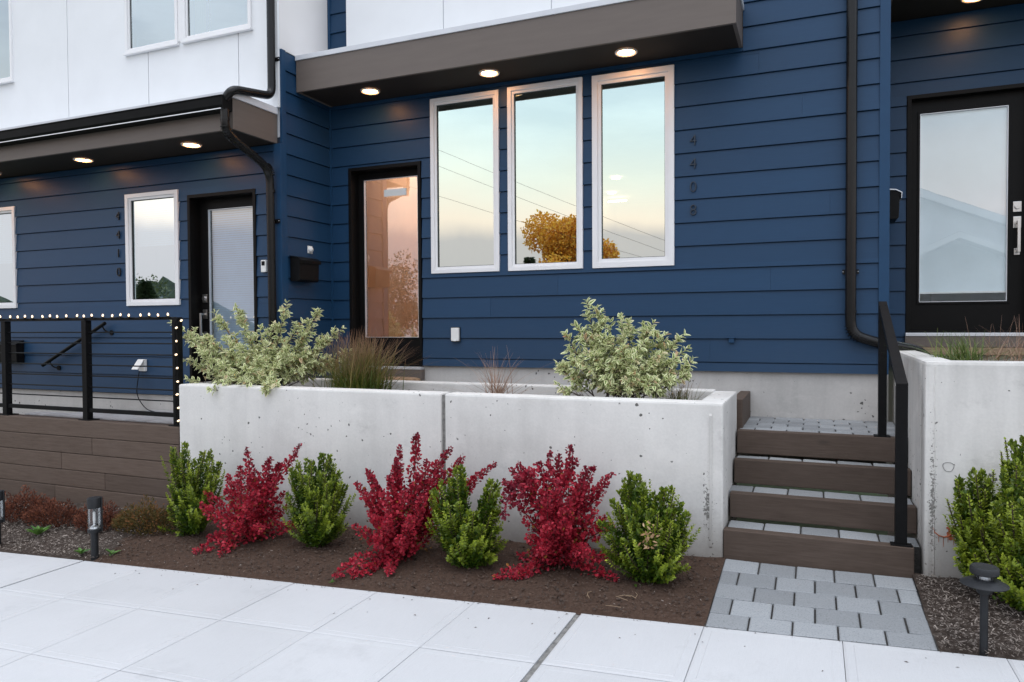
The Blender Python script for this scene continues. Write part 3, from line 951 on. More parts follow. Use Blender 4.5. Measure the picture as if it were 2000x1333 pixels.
def siding_y(parent, X, y0, y1, zb, ztop, zref, sgn=1):
    """lap boards on a wall facing +x (sgn=1) at x=X"""
    k0 = math.floor((zb - zref) / EXPO)
    z = zref + k0 * EXPO
    while z < ztop - .01:
        a, b = max(z, zb), min(z + EXPO, ztop)
        if b - a > .01:
            f1 = (b - a) / EXPO
            p = lambda d: X + sgn * d
            poly = [(p(.017), a), (p(.017 - .014 * f1), b - .009), (p(-.009), b - .009), (p(-.009), b), (p(-.013), b), (p(-.013), a)]
            n = len(poly)
            mb = MB()
            vs = [(q[0], y0, q[1]) for q in poly] + [(q[0], y1, q[1]) for q in poly]
            mb.add(vs, [tuple(range(n))[::-1], tuple(range(n, 2 * n))] + [(i, (i + 1) % n, n + (i + 1) % n, n + i) for i in range(n)])
            mb.obj('siding_board', M['blue'], parent)
        z += EXPO


def wall_mass(parent, x0, x1, y0, y1, z0, z1, holes, mat, name='wall'):
    mb = MB()
    zc = sorted({z0, z1} | {min(max(h[2], z0), z1) for h in holes} | {min(max(h[3], z0), z1) for h in holes})
    for a, b in zip(zc, zc[1:]):
        if b - a < 1e-4: continue
        for s0, s1 in sub_spans(x0, x1, a, b, holes):
            mb.box(s0, s1, y0, y1, a, b)
    return mb.obj(name, mat, parent)


def window(parent, x0, x1, z0, z1, D, w, wb=None, glass='glass', label=None, proud=.030, sash_w=.016):
    f = MB().ring(x0, x1, z0, z1, w * .62, D - proud, D + .05, (wb or w) * .62).obj('window', M['white_vinyl'], parent, bevel=.003)
    if label: setp(f, label=label)
    i = w * .62; ib = (wb or w) * .62
    MB().ring(x0 + i, x1 - i, z0 + ib, z1 - i, w * .38, D - proud + .016, D + .045, (wb or w) * .38).obj('sash', M['white_vinyl'], f, bevel=.003)
    a = x0 + w; b = x1 - w; c = z0 + (wb or w); d = z1 - w
    MB().ring(a - .001, b + .001, c - .001, d + .001, .006, D - proud + .030, D + .03).obj('glazing_bead', M['lantern'], f)
    MB().add([(a, D + .012, c), (b, D + .012, c), (b, D + .012, d), (a, D + .012, d)], [(0, 1, 2, 3)]).obj('pane', M[glass], f)
    return f


def room(parent, x0, x1, y0, y1, z0, z1, wall_m, floor_m='floor_wood', holes=()):
    mb = MB()
    mb.add([(x0, y0, z0), (x1, y0, z0), (x1, y1, z0), (x0, y1, z0), (x0, y0, z1), (x1, y0, z1), (x1, y1, z1), (x0, y1, z1)],
           [(4, 7, 6, 5), (2, 3, 7, 6), (1, 2, 6, 5), (3, 0, 4, 7)])
    o = mb.obj('interior_walls', M[wall_m], parent)
    MB().add([(x0, y0, z0), (x1, y0, z0), (x1, y1, z0), (x0, y1, z0)], [(0, 1, 2, 3)]).obj('interior_floor', M[floor_m], parent)
    return o

# ---------------------------------------------------------------- middle house
mid = thing('townhouse', 'middle blue townhouse with three tall white windows and the number 4408', 'house', (-2.2, 6.7, -1))
D = 6.70
XL, XR = -4.964, .545
holes = [(-4.715, -3.812, -.45, 1.716), (-3.688, -2.914, .533, 2.340), (-2.818, -2.043, .531, 2.348), (-1.948, -1.177, .528, 2.342)]
hole_b = [(-4.72, -3.805, -.6, 1.720)] + holes[1:]
butts = [(-.862, -.2), (-3.02, .2), (.12, 1.0), (-.35, .35), (-1.6, -.1), (-2.3, .33), (-.1, 1.9), (-.45, 2.3), (.05, 3.0)]
siding_x(mid, XL + .03, XR - .055, D, -.43, 2.3775, .073, hole_b, butts)
siding_x(mid, XL + .03, -.586, D, 2.3775, 2.42, .073, [])
siding_x(mid, -.582, XR - .055, D, 2.3775, 5.2, .073, [], butts)
siding_x(mid, XL + .03, -4.67, D, 2.80, 5.2, .073, [])
wall_mass(mid, XL - .1, XR - .01, D + .013, D + .15, -.43, 5.2, holes, M['sheath'])
MB().box(XL + .002, XL + .030, D - .022, D + .012, -.43, 5.2).obj('inside_corner_trim', M['blue_trim'], mid)
MB().box(XR - .055, XR + .022, D - .024, D + .012, -.43, 5.2).obj('corner_board', M['blue_trim'], mid, bevel=.002)
MB().box(XR - .02, XR + .020, D + .013, 7.49, -.43, 5.2).obj('return_wall', M['blue_trim'], mid)
MB().box(XL, XR + .012, D + .022, D + .16, -1.4, -.432).obj('foundation', M['found'], mid)
W1 = window(mid, *holes[1], D, .066)
W2 = window(mid, *holes[2], D, .066)
W3 = window(mid, *holes[3], D, .086)
# door
def door(parent, x0, x1, z0, z1, D, d, gx0, gx1, gz0, gz1, handle_x, hz, glass, label=None):
    fr = MB().ring(x0, x1, z0, z1, .035, D - .022, D + d + .06, .02).obj('door_frame', M['black_door'], parent, bevel=.002)
    y = D + d
    leaf = MB()
    gi = (gx0, gx1, gz0, gz1)
    X0, X1, Z0, Z1 = x0 + .036, x1 - .036, z0 + .022, z1 - .036
    leaf.box(X0, gx0, y, y + .045, Z0, Z1).box(gx1, X1, y, y + .045, Z0, Z1)
    leaf.box(gx0, gx1, y, y + .045, gz1, Z1).box(gx0, gx1, y, y + .045, Z0, gz0)
    dr = leaf.obj('door', M['black_door'], parent)
    if label: setp(dr, label=label)
    MB().ring(gx0 - .022, gx1 + .022, gz0 - .022, gz1 + .022, .022, y - .008, y + .002).obj('glazing_bead', M['black_door'], dr, bevel=.004)
    MB().ring(gx0, gx1, gz0, gz1, .005, y - .004, y + .02).obj('glass_spacer', M['alu'], dr)
    MB().add([(gx0, y + .015, gz0), (gx1, y + .015, gz0), (gx1, y + .015, gz1), (gx0, y + .015, gz1)], [(0, 1, 2, 3)]).obj('pane', M[glass], dr)
    # deadbolt plate with its cylinder, and the pull handle on its two plates
    MB().box(handle_x - .032, handle_x + .032, y - .012, y - .001, hz[0] - .045, hz[0] + .045).obj('lock_plate', M['chrome'], dr, bevel=.003)
    c = MB(); c.tube([(handle_x, y - .030, hz[0]), (handle_x, y - .012, hz[0])], .022, 16); c.obj('lock_cylinder', M['chrome'], dr, bevel=.002)
    MB().box(handle_x - .030, handle_x + .030, y - .012, y - .001, hz[1] - .05, hz[1] + .05).obj('handle_plate', M['chrome'], dr, bevel=.003)
    MB().box(handle_x - .022, handle_x + .022, y - .012, y - .001, hz[2] - .03, hz[2] + .03).obj('handle_plate', M['chrome'], dr, bevel=.003)
    h = MB(); h.box(handle_x - .011, handle_x + .011, y - .080, y - .064, hz[2] - .01, hz[1] + .01)
    h.box(handle_x - .011, handle_x + .011, y - .064, y - .012, hz[1] - .012, hz[1] + .010).box(handle_x - .011, handle_x + .011, y - .064, y - .012, hz[2] - .010, hz[2] + .012)
    h.obj('handle', M['chrome'], dr, bevel=.002)
    return dr
door(mid, -4.715, -3.812, -.44, 1.716, D, .12, -4.605, -3.925, -.135, 1.600, -3.858, (.37, .22, .02), 'glass_door', 'black door with one tall clear pane')
MB().box(-4.72, -3.806, 6.635, 6.84, -.470, -.442).obj('threshold', M['alu'], mid, bevel=.003)
MB().box(-4.73, -3.800, 6.640, 6.715, -.575, -.472).obj('door_sill', M['brown'], mid, bevel=.003)
# rooms behind the glass
hall = MB()
hall.add([(-4.93, 6.86, -.42), (-3.74, 6.86, -.42), (-3.74, 9.3, -.42), (-4.93, 9.3, -.42), (-4.93, 6.86, 2.4), (-3.74, 6.86, 2.4), (-3.74, 9.3, 2.4), (-4.93, 9.3, 2.4)],
         [(4, 7, 6, 5), (2, 3, 7, 6), (1, 2, 6, 5), (3, 0, 4, 7), (0, 1, 2, 3)])
hall.obj('hall_walls', M['plaster_warm'], mid)
room(mid, -3.72, .5, 6.86, 14.5, -.42, 2.42, 'plaster')
hl = MB(); hl.box(-4.62, -4.08, 8.0, 8.5, 2.36, 2.395); hl.obj('hall_lamp', M['hall_disc'], mid)
for (x, y) in ((-3.02, 11.74), (-3.43, 13.03)):
    MB().lathe([(.075, -.012), (.075, 0)], (x, y, 2.40), 20).obj('ceiling_lamp', M['lamp_in'], mid)
MB().box(-3.66, -3.30, 13.6, 13.65, 2.33, 2.36).obj('strip_lamp', M['lamp_in'], mid)
# furniture glimpsed through the glass: an arched chair back and a picture
ch = MB()
arch = [(-2.62, .30), (-2.62, .66)] + [(-2.50 - .12 * math.cos(a), .66 + .14 * math.sin(a)) for a in np.linspace(0, math.pi, 9)][1:-1] + [(-2.38, .66), (-2.38, .30)]
ch.prism(arch, 7.20, 7.26, 'y'); chair_o = ch.obj('arched_chair_back', mat_simple('dark_green_chair', (.03, .05, .02), .6), mid)
MB().box(-4.34, -4.06, 6.806, 6.814, 1.40, 1.475).obj('paper_sign', M['white_plastic'], mid)

# house number, one raised figure above another
def digits(parent, chars, x, zs, D, h, mat):
    for c_, z in zip(chars, zs):
        cu = bpy.data.curves.new('digit_curve', 'FONT')
        cu.body = c_
        cu.size = h / .70
        cu.extrude = .006
        cu.offset = -.0035
        cu.bevel_depth = .0008
        cu.align_x = 'CENTER'
        tmp = bpy.data.objects.new('tmp', cu)
        me = bpy.data.meshes.new_from_object(tmp)
        bpy.data.objects.remove(tmp)
        me.transform(Matrix.Rotation(R(90), 4, 'X'))
        me.materials.clear(); me.materials.append(M[mat])
        o = bpy.data.objects.new('house_number_digit', me)
        link(o, parent, (x, D - .022, z - h / 2))
        o['label'] = 'raised figure ' + c_
digits(mid, '4408', -1.007, (1.648, 1.438, 1.230, 1.022), D, .098, 'num_dark')

# canopy of the middle house
def canopy(parent, x0, x1, y0, y1, z0, z1, lip=.052, end='both'):
    c = MB().box(x0, x1, y0, y0 + .03, z0, z1).obj('canopy_fascia', M['brown'], parent, bevel=.002)
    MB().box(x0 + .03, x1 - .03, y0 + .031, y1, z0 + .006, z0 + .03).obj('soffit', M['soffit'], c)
    MB().box(x1 - .03, x1 - .001, y0 + .031, y1, z0 + .001, z1 - .001).obj('end_fascia', M['brown'], c)
    MB().box(x0 + .001, x0 + .03, y0 + .031, y1, z0 + .001, z1 - .001).obj('end_fascia', M['brown'], c)
    MB().box(x0 - .004, x1 + .012, y0 - .012, y1, z1 + .002, z1 + lip).obj('flashing', M['flash'], c, bevel=.003)
    return c
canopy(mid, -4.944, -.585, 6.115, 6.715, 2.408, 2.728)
# white bay over the canopy
for a, b in ((-4.665, -3.487), (-3.481, -2.325), (-2.319, -1.16), (-1.154, -.62)):
    MB().box(a + .002, b - .002, 6.60, 6.712, 2.783, 5.2).obj('white_panel', M['white_panel'], mid, bevel=.002)
MB().box(-4.66, -.625, 6.612, 6.711, 2.79, 5.19).obj('panel_joint_channel', M['flash'], mid)

# ---------------------------------------------------------------- left house
lef = thing('townhouse', 'left blue townhouse with white upper storey and the number 4410', 'house', (-7.5, 5.88, -1))
DL = 5.88
lh = [(-7.12, -6.330, .231, 1.474), (-10.0, -8.998, .234, 1.474), (-6.20, -5.273, -.72, 1.402)]
siding_x(lef, -10.6, -5.03, DL, -.757, 1.835, .0885, lh, [(-7.9, .2), (-9.6, -.1), (-6.9, -.5), (-7.7, 1.6)])
MB().box(-5.03, XL + .022, DL - .024, DL + .012, -.757, 1.83).obj('corner_board', M['blue_trim'], lef, bevel=.002)
MB().box(XL - .012, XL + .022, DL + .0125, DL + .07, -.757, 2.78).obj('corner_board', M['blue_trim'], lef, bevel=.002)
wall_mass(lef, -10.8, XL - .014, DL + .013, DL + .13, -.757, 1.9, lh, M['sheath'])
MB().box(-10.8, XL - .004, DL + .02, DL + .16, -2.2, -.759).obj('foundation', M['found'], lef)
siding_y(lef, XL, DL + .071, D - .02, -.757, 2.78, .073)
MB().box(XL - .14, XL - .014, DL + .131, D + .15, -1.4, 5.2).obj('side_wall', M['sheath'], lef)
MB().box(XL - .013, XL + .0, DL + .012, D - .023, 2.785, 5.2).obj('white_side_panel', M['white_side'], lef, bevel=.002)
window(lef, *lh[0], DL, .070, glass='glass_left')
window(lef, *lh[1], DL, .070, glass='glass_left')
door(lef, *lh[2], DL, .12, -6.045, -5.385, -.28, 1.255, -6.105, (.30, .13, -.09), 'glass_blind', 'black door with a pale blind behind its pane')
MB().box(-6.21, -5.262, 5.82, 6.02, -.752, -.722).obj('threshold', M['alu'], lef, bevel=.003)
room(lef, -10.5, -5.15, 6.06, 9.2, -.75, 1.85, 'plaster')
# blinds: horizontal slats behind the door pane, half drawn behind the small window
def blind(parent, x0, x1, z0, z1, y, name='blind_slats', pitch=.024):
    mb = MB()
    z = z0
    while z < z1:
        mb.add([(x0, y, z), (x1, y, z), (x1, y + .014, z + pitch * .98), (x0, y + .014, z + pitch * .98)], [(0, 1, 2, 3)])
        z += pitch
    return setp(mb.obj(name, M['blind'], parent), kind='stuff')
blind(lef, -6.06, -5.37, -.30, 1.27, 6.055)
blind(lef, -7.08, -6.37, .90, 1.42, 5.97)
blind(lef, -9.9, -9.04, .80, 1.42, 5.97)
# upper storey in white panels
up = [(-10.2, -8.993, 2.997, 4.6), (-7.08, -6.300, 3.030, 4.6), (-6.225, -5.300, 3.035, 4.6)]
for a, b in ((-10.8, -8.035), (-8.029, -6.758), (-6.752, -5.487), (-5.481, -5.045)):
    zc = [2.20] + ([3.0] if True else []) + [4.6, 5.2]
    for c0, c1 in ((2.20, 2.997), (2.997, 3.033), (3.033, 4.6), (4.6, 5.2)):
        pass
    mb = MB()
    zlist = sorted({2.195, 5.2} | {h[2] for h in up} | {4.6})
    for c0, c1 in zip(zlist, zlist[1:]):
        for s0, s1 in sub_spans(a + .002, b - .002, c0, c1, up):
            mb.box(s0, s1, DL, DL + .02, c0, c1)
    mb.obj('white_panel', M['white_panel'], lef)
wall_mass(lef, -10.8, XL - .015, DL + .021, DL + .13, 1.9, 5.2, up, M['flash'], 'upper_wall')
MB().box(-5.041, XL - .0, DL - .018, DL + .011, 2.195, 5.2).obj('white_corner_board', M['white_panel'], lef, bevel=.002)
for h in up:
    w_ = window(lef, *h, DL, .055, glass='glass_up', proud=.022)
    MB().box(h[0] - .012, h[1] + .012, DL - .042, DL - .002, h[2] - .022, h[2] - .002).obj('window_sill', M['white_vinyl'], w_, bevel=.003)
MB().box(-6.298, -6.227, DL - .012, DL + .019, 3.05, 4.6).obj('mullion', M['white_vinyl'], lef)
room(lef, -10.6, -5.15, 6.06, 9.2, 2.2, 4.9, 'blind')
cu_ = MB()
nn = 24
for k in range(nn):
    xa = -6.17 + .16 * k / nn; xb = -6.17 + .16 * (k + 1) / nn
    ya = 5.98 + .02 * math.sin(k * 1.3); yb = 5.98 + .02 * math.sin((k + 1) * 1.3)
    cu_.add([(xa, ya, 2.9), (xb, yb, 2.9), (xb, yb, 4.6), (xa, ya, 4.6)], [(0, 1, 2, 3)])
cu_.obj('curtain', M['curtain'], lef)
MB().tube([(-5.95 + .015 * math.sin(i * 1.1), 5.955, 4.6 - i * .1) for i in range(16)], .006, 6).obj('blind_cord', M['black_metal'], lef, smooth=True)
MB().prism([(-6.43, 3.09), (-6.33, 3.09), (-6.35, 3.12), (-6.42, 3.15), (-6.43, 3.14)], 5.96, 6.0, 'y').obj('dark_box_on_sill', M['black_metal'], lef)
digits(lef, '4410', -7.238, (1.246, 1.037, .829, .618), DL, .098, 'num_black')
# canopy with its gutter
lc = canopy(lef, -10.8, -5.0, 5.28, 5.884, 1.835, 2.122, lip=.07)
gm = MB()
gp = [(5.278, 2.115), (5.278, 1.995), (5.20, 1.995), (5.165, 2.035), (5.160, 2.108), (5.152, 2.115), (5.152, 2.121), (5.166, 2.121), (5.170, 2.04), (5.203, 2.001), (5.272, 2.001), (5.272, 2.115)]
gm.prism(gp, -10.8, -5.01, 'x')
gut = gm.obj('gutter', M['gutter_black'], lef)
MB().box(-5.01, -5.006, 5.155, 5.279, 1.996, 2.119).obj('gutter_end_cap', M['gutter_black'], gut)
MB().box(-10.8, -5.02, 5.150, 5.153, 1.992, 2.000).obj('drip_edge', M['alu'], gut)

# ---------------------------------------------------------------- right house
rig = thing('townhouse', 'right townhouse set back behind the corner, dark blue with a black door and roller shade', 'house', (1.8, 7.5, -.5))
DR = 7.5
rh = [(.772, 1.735, -.10, 2.045)]
siding_x(rig, XR + .02, 3.6, DR, -.245, 2.735, .0765, [(.768, 1.739, -.26, 2.047)], [(2.4, .5)])
wall_mass(rig, XR - .02, 3.6, DR + .013, DR + .13, -.4, 5.2, rh, M['sheath'])
door(rig, *rh[0], DR, .06, .885, 1.562, .180, 1.888, 1.632, (1.000, .865, .61), 'glass_shade', 'black door with a grey white shade behind its pane')
MB().box(.765, 1.742, 7.43, 7.59, -.128, -.098).obj('threshold', M['alu'], rig, bevel=.003)
MB().box(.762, 1.745, 7.435, 7.512, -.226, -.130).obj('door_sill', M['brown'], rig, bevel=.003)
MB().box(.76, 2.6, 7.40, 7.512, -.292, -.229).obj('wood_step', M['tan_wood'], rig, bevel=.004)
MB().box(XR, 3.6, 7.505, 7.62, -1.6, -.294).obj('foundation', M['conc_r'], rig)
MB().add([(.87, 7.585, .268), (1.58, 7.585, .268), (1.58, 7.585, 1.90), (.87, 7.585, 1.90)], [(0, 1, 2, 3)]).obj('roller_shade', M['shade'], rig)
MB().box(.87, 1.58, 7.580, 7.592, .256, .270).obj('shade_hem_bar', M['white_plastic'], rig)
room(rig, .6, 3.4, 7.63, 10.5, -.1, 2.5, 'plaster_warm')
MB().box(.9, 1.12, 8.6, 9.0, -.1, .55).obj('interior_cabinet', M['tan_wood'], rig)
canopy(rig, XR + .03, 3.6, 6.78, 7.512, 2.73, 3.05)

# ================================================================== CANOPY LAMPS
def lamp(x, y, z, label):
    t = thing('downlight', label, 'lamp', (x, y, z), 'round recessed lamps under the canopies')
    MB().lathe([(.073, -.003), (.089, -.011), (.097, -.009), (.100, .001)], (x, y, z - .001), 32, caps=False).obj('trim_ring', M['white_plastic'], t, smooth=True)
    MB().lathe([(.0735, -.0045), (.0735, .001)], (x, y, z - .001), 32).obj('lens', M['lamp_disc'], t)
    return t
zc = 2.4125
lamp(-4.23, 6.395, zc, 'lit round canopy lamp above the middle black door')
lamp(-2.885, 6.395, zc, 'lit round canopy lamp above the gap between the first two tall windows')
lamp(-1.550, 6.395, zc, 'lit round canopy lamp above the rightmost tall white window')
zc = 1.8395
lamp(-5.832, 5.58, zc, 'lit round lamp under the gutter canopy, close to the left house door')
lamp(-7.433, 5.60, zc, 'lit round lamp under the gutter canopy, left of the number 4410')
lamp(-9.03, 5.62, zc, 'lit round lamp cut by the left edge of the photo')
lamp(1.238, 7.20, 2.7345, 'lit round lamp above the right house door')

# ================================================================== DOWNSPOUTS
def strap(parent, c, axis_y, r=.045):
    x, y, z = c
    mb = MB().box(x - r - .018, x + r + .018, y + r - .004, y + r + .004, z - .02, z + .02)
    o = mb.obj('strap', M['gutter'], parent)
    for s in (-1, 1):
        MB().lathe([(.005, 0), (.004, .004)], (0, 0, 0), 8).obj('screw', M['alu'], o, at=(x + s * (r + .012), y + r - .006, z))

def elbow_ribs(parent, path, r, n=9):
    p = [Vector(q) for q in path]
    for k in range(1, len(p) - 1):
        t = (p[k + 1] - p[k - 1]).normalized()
        MB().tube([p[k] - t * .004, p[k] + t * .004], r + .0035, 16).obj('elbow_rib', M['gutter'], parent)

ds = thing('downspout', 'black round downspout that jogs over the left canopy and back to the wall', 'downspout', (-4.99, 5.8, 0))
p_up = rounded([(-4.992, 5.80, 5.2), (-4.992, 5.80, 2.285), (-4.962, 5.235, 2.185), (-5.03, 5.215, 2.10)], .10)
MB().tube(p_up, .040, 18).obj('upper_pipe', M['gutter'], ds, smooth=True)
p_dn = rounded([(-5.035, 5.215, 2.00), (-5.035, 5.215, 1.795), (-5.02, 5.79, 1.56), (-5.012, 5.80, -.88)], .14)
MB().tube(p_dn, .040, 18).obj('lower_pipe', M['gutter'], ds, smooth=True)
elbow_ribs(ds, rounded([(-5.035, 5.215, 1.90), (-5.035, 5.215, 1.795), (-5.03, 5.40, 1.72)], .13), .040)
elbow_ribs(ds, rounded([(-5.023, 5.70, 1.60), (-5.02, 5.79, 1.56), (-5.017, 5.80, 1.44)], .10), .040)
MB().tube([(-5.035, 5.215, 1.92), (-5.035, 5.215, 1.90)], .0425, 18).obj('pipe_collar', M['gutter'], ds)
MB().tube([(-5.0175, 5.80, 1.36), (-5.017, 5.80, 1.33)], .0425, 18).obj('pipe_collar', M['gutter'], ds)
strap(ds, (-4.992, 5.80, 2.66), 0)
strap(ds, (-5.0135, 5.80, 1.05), 0)
dsr = thing('downspout', 'tall black round downspout on the blue wall beside the right corner', 'downspout', (.28, 6.62, 0))
p_r = rounded([(.279, 6.625, 5.2), (.279, 6.625, -.10), (.50, 6.64, -.175), (.80, 6.88, -.235), (.90, 6.95, -.33)], .11)
MB().tube(p_r, .043, 18).obj('pipe', M['gutter'], dsr, smooth=True)
elbow_ribs(dsr, rounded([(.279, 6.625, .05), (.279, 6.625, -.10), (.42, 6.634, -.148)], .13), .043)
MB().tube([(.279, 6.625, .08), (.279, 6.625, .10)], .0455, 18).obj('pipe_collar', M['gutter'], dsr)
strap(dsr, (.279, 6.625, .42), 0)
strap(dsr, (.279, 6.625, 2.72), 0)

# ================================================================== RAILINGS
rail = thing('railing', 'black metal patio railing with horizontal rods above the timber wall', 'railing', (-7, 5.06, -.93))
for x in (-9.185, -7.955, -6.725, -5.505):
    MB().box(x - .033, x + .033, 5.03, 5.095, -.93, .062 if x < -5.6 else .085).obj('post', M['black_metal'], rail, bevel=.004)
    MB().box(x - .075, x + .075, 5.012, 5.135, -.935, -.926).obj('base_plate', M['black_metal'], rail, bevel=.002)
MB().box(-9.3, -5.54, 5.035, 5.09, .063, .088).obj('top_rail', M['black_metal'], rail, bevel=.003)
for a, b in ((-9.152, -7.988), (-7.922, -6.758), (-6.692, -5.538)):
    MB().box(a, b, 5.045, 5.08, -.855, -.815).obj('bottom_rail', M['black_metal'], rail, bevel=.003)
for z in (-.055, -.163, -.271, -.382, -.491, -.602, -.706):
    MB().tube([(-9.2, 5.0625, z), (-5.51, 5.0625, z)], .0065, 8).obj('rod', M['black_metal'], rail, smooth=True)

sl = thing('string_lights', 'string of small glowing bulbs along the patio railing and down its end post', 'string lights', (-6.8, 5.06, .09))
wire = []
bul = []
x = -8.35; k = 0
while x < -5.53:
    bul.append(((x, 5.030 + .012 * math.sin(k * 1.7), .094 + .004 * math.sin(k * 2.3)), (RNG.normal(0, .12), RNG.normal(0, .12), 0)))
    x += .1262 + .012 * math.sin(k * 2.9); k += 1
for p, _ in bul: wire += [Vector(p) + Vector((-.05, .004, -.008)), Vector(p) + Vector((0, 0, -.004))]
z = -.02; k = 0
wire += [Vector((-5.46, 5.035, .07))]
post_b = []
while z > -.99:
    post_b.append(((-5.480 + .010 * math.sin(k * 2.2), 5.018, z), (RNG.normal(0, .25), R(70) + RNG.normal(0, .2), 0)))
    wire += [Vector((-5.50, 5.024, z + .04)), Vector((-5.49, 5.022, z))]
    z -= .124; k += 1
bul += [((-5.42, 5.02, .045), (0, R(60), 0))] + post_b
MB().tube(wire, .0035, 6).obj('wire', M['black_metal'], sl)
bm_ = MB().lathe([(.003, 0), (.005, .003), (.0086, .011), (.0092, .017), (.0070, .026), (.002, .032)], (0, 0, 0), 12).mesh('bulb', M['bulb'], smooth=True)
sm_ = MB().lathe([(.009, -.020), (.010, .0), (.009, .004)], (0, 0, 0), 10).mesh('socket', M['black_metal'], smooth=True)
for p, r_ in bul:
    b_ = inst('bulb', bm_, sl, p, r_)
    s_ = bpy.data.objects.new('socket', sm_); COL.objects.link(s_); s_.parent = b_

hr_ = thing('handrail', 'black flat bar stair rail with two square posts on the timber steps', 'handrail', (.49, 5.03, -1.37))
def bar(parent, name, pts, w, h, mat='black_metal'):
    """square-section bar along points in the yz plane at constant x"""
    pass
MB().box(.466, .532, 5.005, 5.060, -1.374, -.395).obj('post', M['black_metal'], hr_, bevel=.003)
MB().box(.426, .480, 5.775, 5.830, -.819, .118).obj('post', M['black_metal'], hr_, bevel=.003)
hx0, hx1 = (.466, .532), (.426, .480)
top = MB().hexa([(.466, 5.004, -.396), (.532, 5.004, -.396), (.480, 5.832, .100), (.426, 5.832, .100),
                 (.466, 5.004, -.376), (.532, 5.004, -.376), (.480, 5.832, .150), (.426, 5.832, .150)])
top.obj('sloping_rail', M['black_metal'], hr_, bevel=.003)
MB().box(.44, .56, 4.985, 5.048, -1.3755, -1.366).obj('base_plate', M['black_metal'], hr_, bevel=.002)
MB().box(.40, .505, 5.770, 5.848, -.8205, -.811).obj('base_plate', M['black_metal'], hr_, bevel=.002)

wr = thing('handrail', 'sloping black round handrail on the left house wall behind the railing', 'handrail', (-7.9, 5.8, -.2))
MB().tube([(-8.46, 5.80, -.455), (-7.40, 5.80, .04)], .020, 12).obj('rail', M['black_metal'], wr, smooth=True)
for x, z in ((-8.33, -.40), (-7.44, .018)):
    MB().tube(arc((x, 5.80, z - .015), (x + .02, 5.81, z - .085), (x + .07, 5.86, z - .085)), .008, 8).obj('bracket', M['black_metal'], wr, smooth=True)
    MB().tube([(x + .07, 5.862, z - .085), (x + .07, 5.850, z - .085)], .028, 12).obj('bracket_rose', M['black_metal'], wr)

# ================================================================== MAILBOXES, OUTLETS, BELL
mb_ = thing('mailbox', 'black wall mailbox on the blue side wall between the two doors', 'mailbox', (-4.95, 6.14, .45))
sec = [(-4.945, .455), (-4.945, .705), (-4.86, .690), (-4.825, .665), (-4.83, .47), (-4.845, .455)]
def prism_y(mb, sec, y0, y1): return mb.prism(sec, y0, y1, 'y')
prism_y(MB(), sec, 5.985, 6.30).obj('box', M['black_metal'], mb_, bevel=.005)
prism_y(MB(), [(-4.946, .708), (-4.858, .694), (-4.812, .664), (-4.814, .640), (-4.807, .640), (-4.805, .668), (-4.855, .702), (-4.946, .717)], 5.975, 6.31).obj('lid', M['black_metal'], mb_, bevel=.002)
mr_ = thing('mailbox', 'black wall mailbox half hidden behind the corner beside the right door', 'mailbox', (.6, 7.2, .9))
sec = [(.568, .885), (.568, 1.135), (.640, 1.125), (.675, 1.105), (.668, .90), (.655, .885)]
prism_y(MB(), sec, 7.03, 7.34).obj('box', M['black_metal'], mr_, bevel=.005)
prism_y(MB(), [(.566, 1.138), (.642, 1.130), (.686, 1.106), (.683, 1.06), (.689, 1.06), (.693, 1.110), (.645, 1.139), (.566, 1.147)], 7.02, 7.35).obj('lid', M['alu'], mr_, bevel=.002)
ml_ = thing('mailbox', 'black mailbox on the left house wall behind the left railing post', 'mailbox', (-9.0, 5.8, -.4))
MB().prism([(5.862, -.43), (5.862, -.17), (5.80, -.185), (5.765, -.21), (5.77, -.42), (5.785, -.43)], -9.22, -8.88, 'x').obj('box', M['black_metal'], ml_, bevel=.005)
MB().prism([(5.862, -.166), (5.80, -.181), (5.755, -.212), (5.748, -.210), (5.797, -.173), (5.862, -.158)], -9.23, -8.87, 'x').obj('lid', M['black_metal'], ml_, bevel=.002)

oc = thing('outlet_cover', 'closed white outlet cover low on the blue wall under the tall windows', 'outlet', (-3.41, 6.66, -.1))
MB().box(-3.455, -3.367, 6.655, 6.682, -.168, -.032).obj('cover', M['white_plastic'], oc, bevel=.006)
MB().box(-3.462, -3.360, 6.676, 6.69, -.176, -.025).obj('gasket_plate', M['lantern'], oc, bevel=.003)
MB().box(-3.425, -3.397, 6.648, 6.662, -.170, -.158).obj('latch', M['white_plastic'], oc, bevel=.002)
ol = thing('outlet_cover', 'open white outlet cover on the left house wall with a cord hanging out', 'outlet', (-6.88, 5.84, -.45))
MB().box(-6.93, -6.835, 5.835, 5.865, -.495, -.365).obj('back_box', M['white_plastic'], ol, bevel=.004)
MB().hexa([(-6.93, 5.74, -.470), (-6.838, 5.74, -.470), (-6.838, 5.752, -.474), (-6.93, 5.752, -.474), (-6.93, 5.828, -.362), (-6.838, 5.828, -.362), (-6.838, 5.838, -.368), (-6.93, 5.838, -.368)]).obj('flap', M['white_plastic'], ol, bevel=.002)
co = MB().tube(rounded([(-6.90, 5.82, -.49), (-6.905, 5.80, -.60), (-6.92, 5.79, -.76), (-6.70, 5.72, -.90), (-6.35, 5.60, -.915), (-5.9, 5.45, -.915), (-5.52, 5.12, -.905), (-5.47, 5.03, -.93)], .12), .005, 8)
setp(co.obj('cord', M['black_metal'], smooth=True), 'thin black cord running from the open outlet across the patio floor', 'cord')

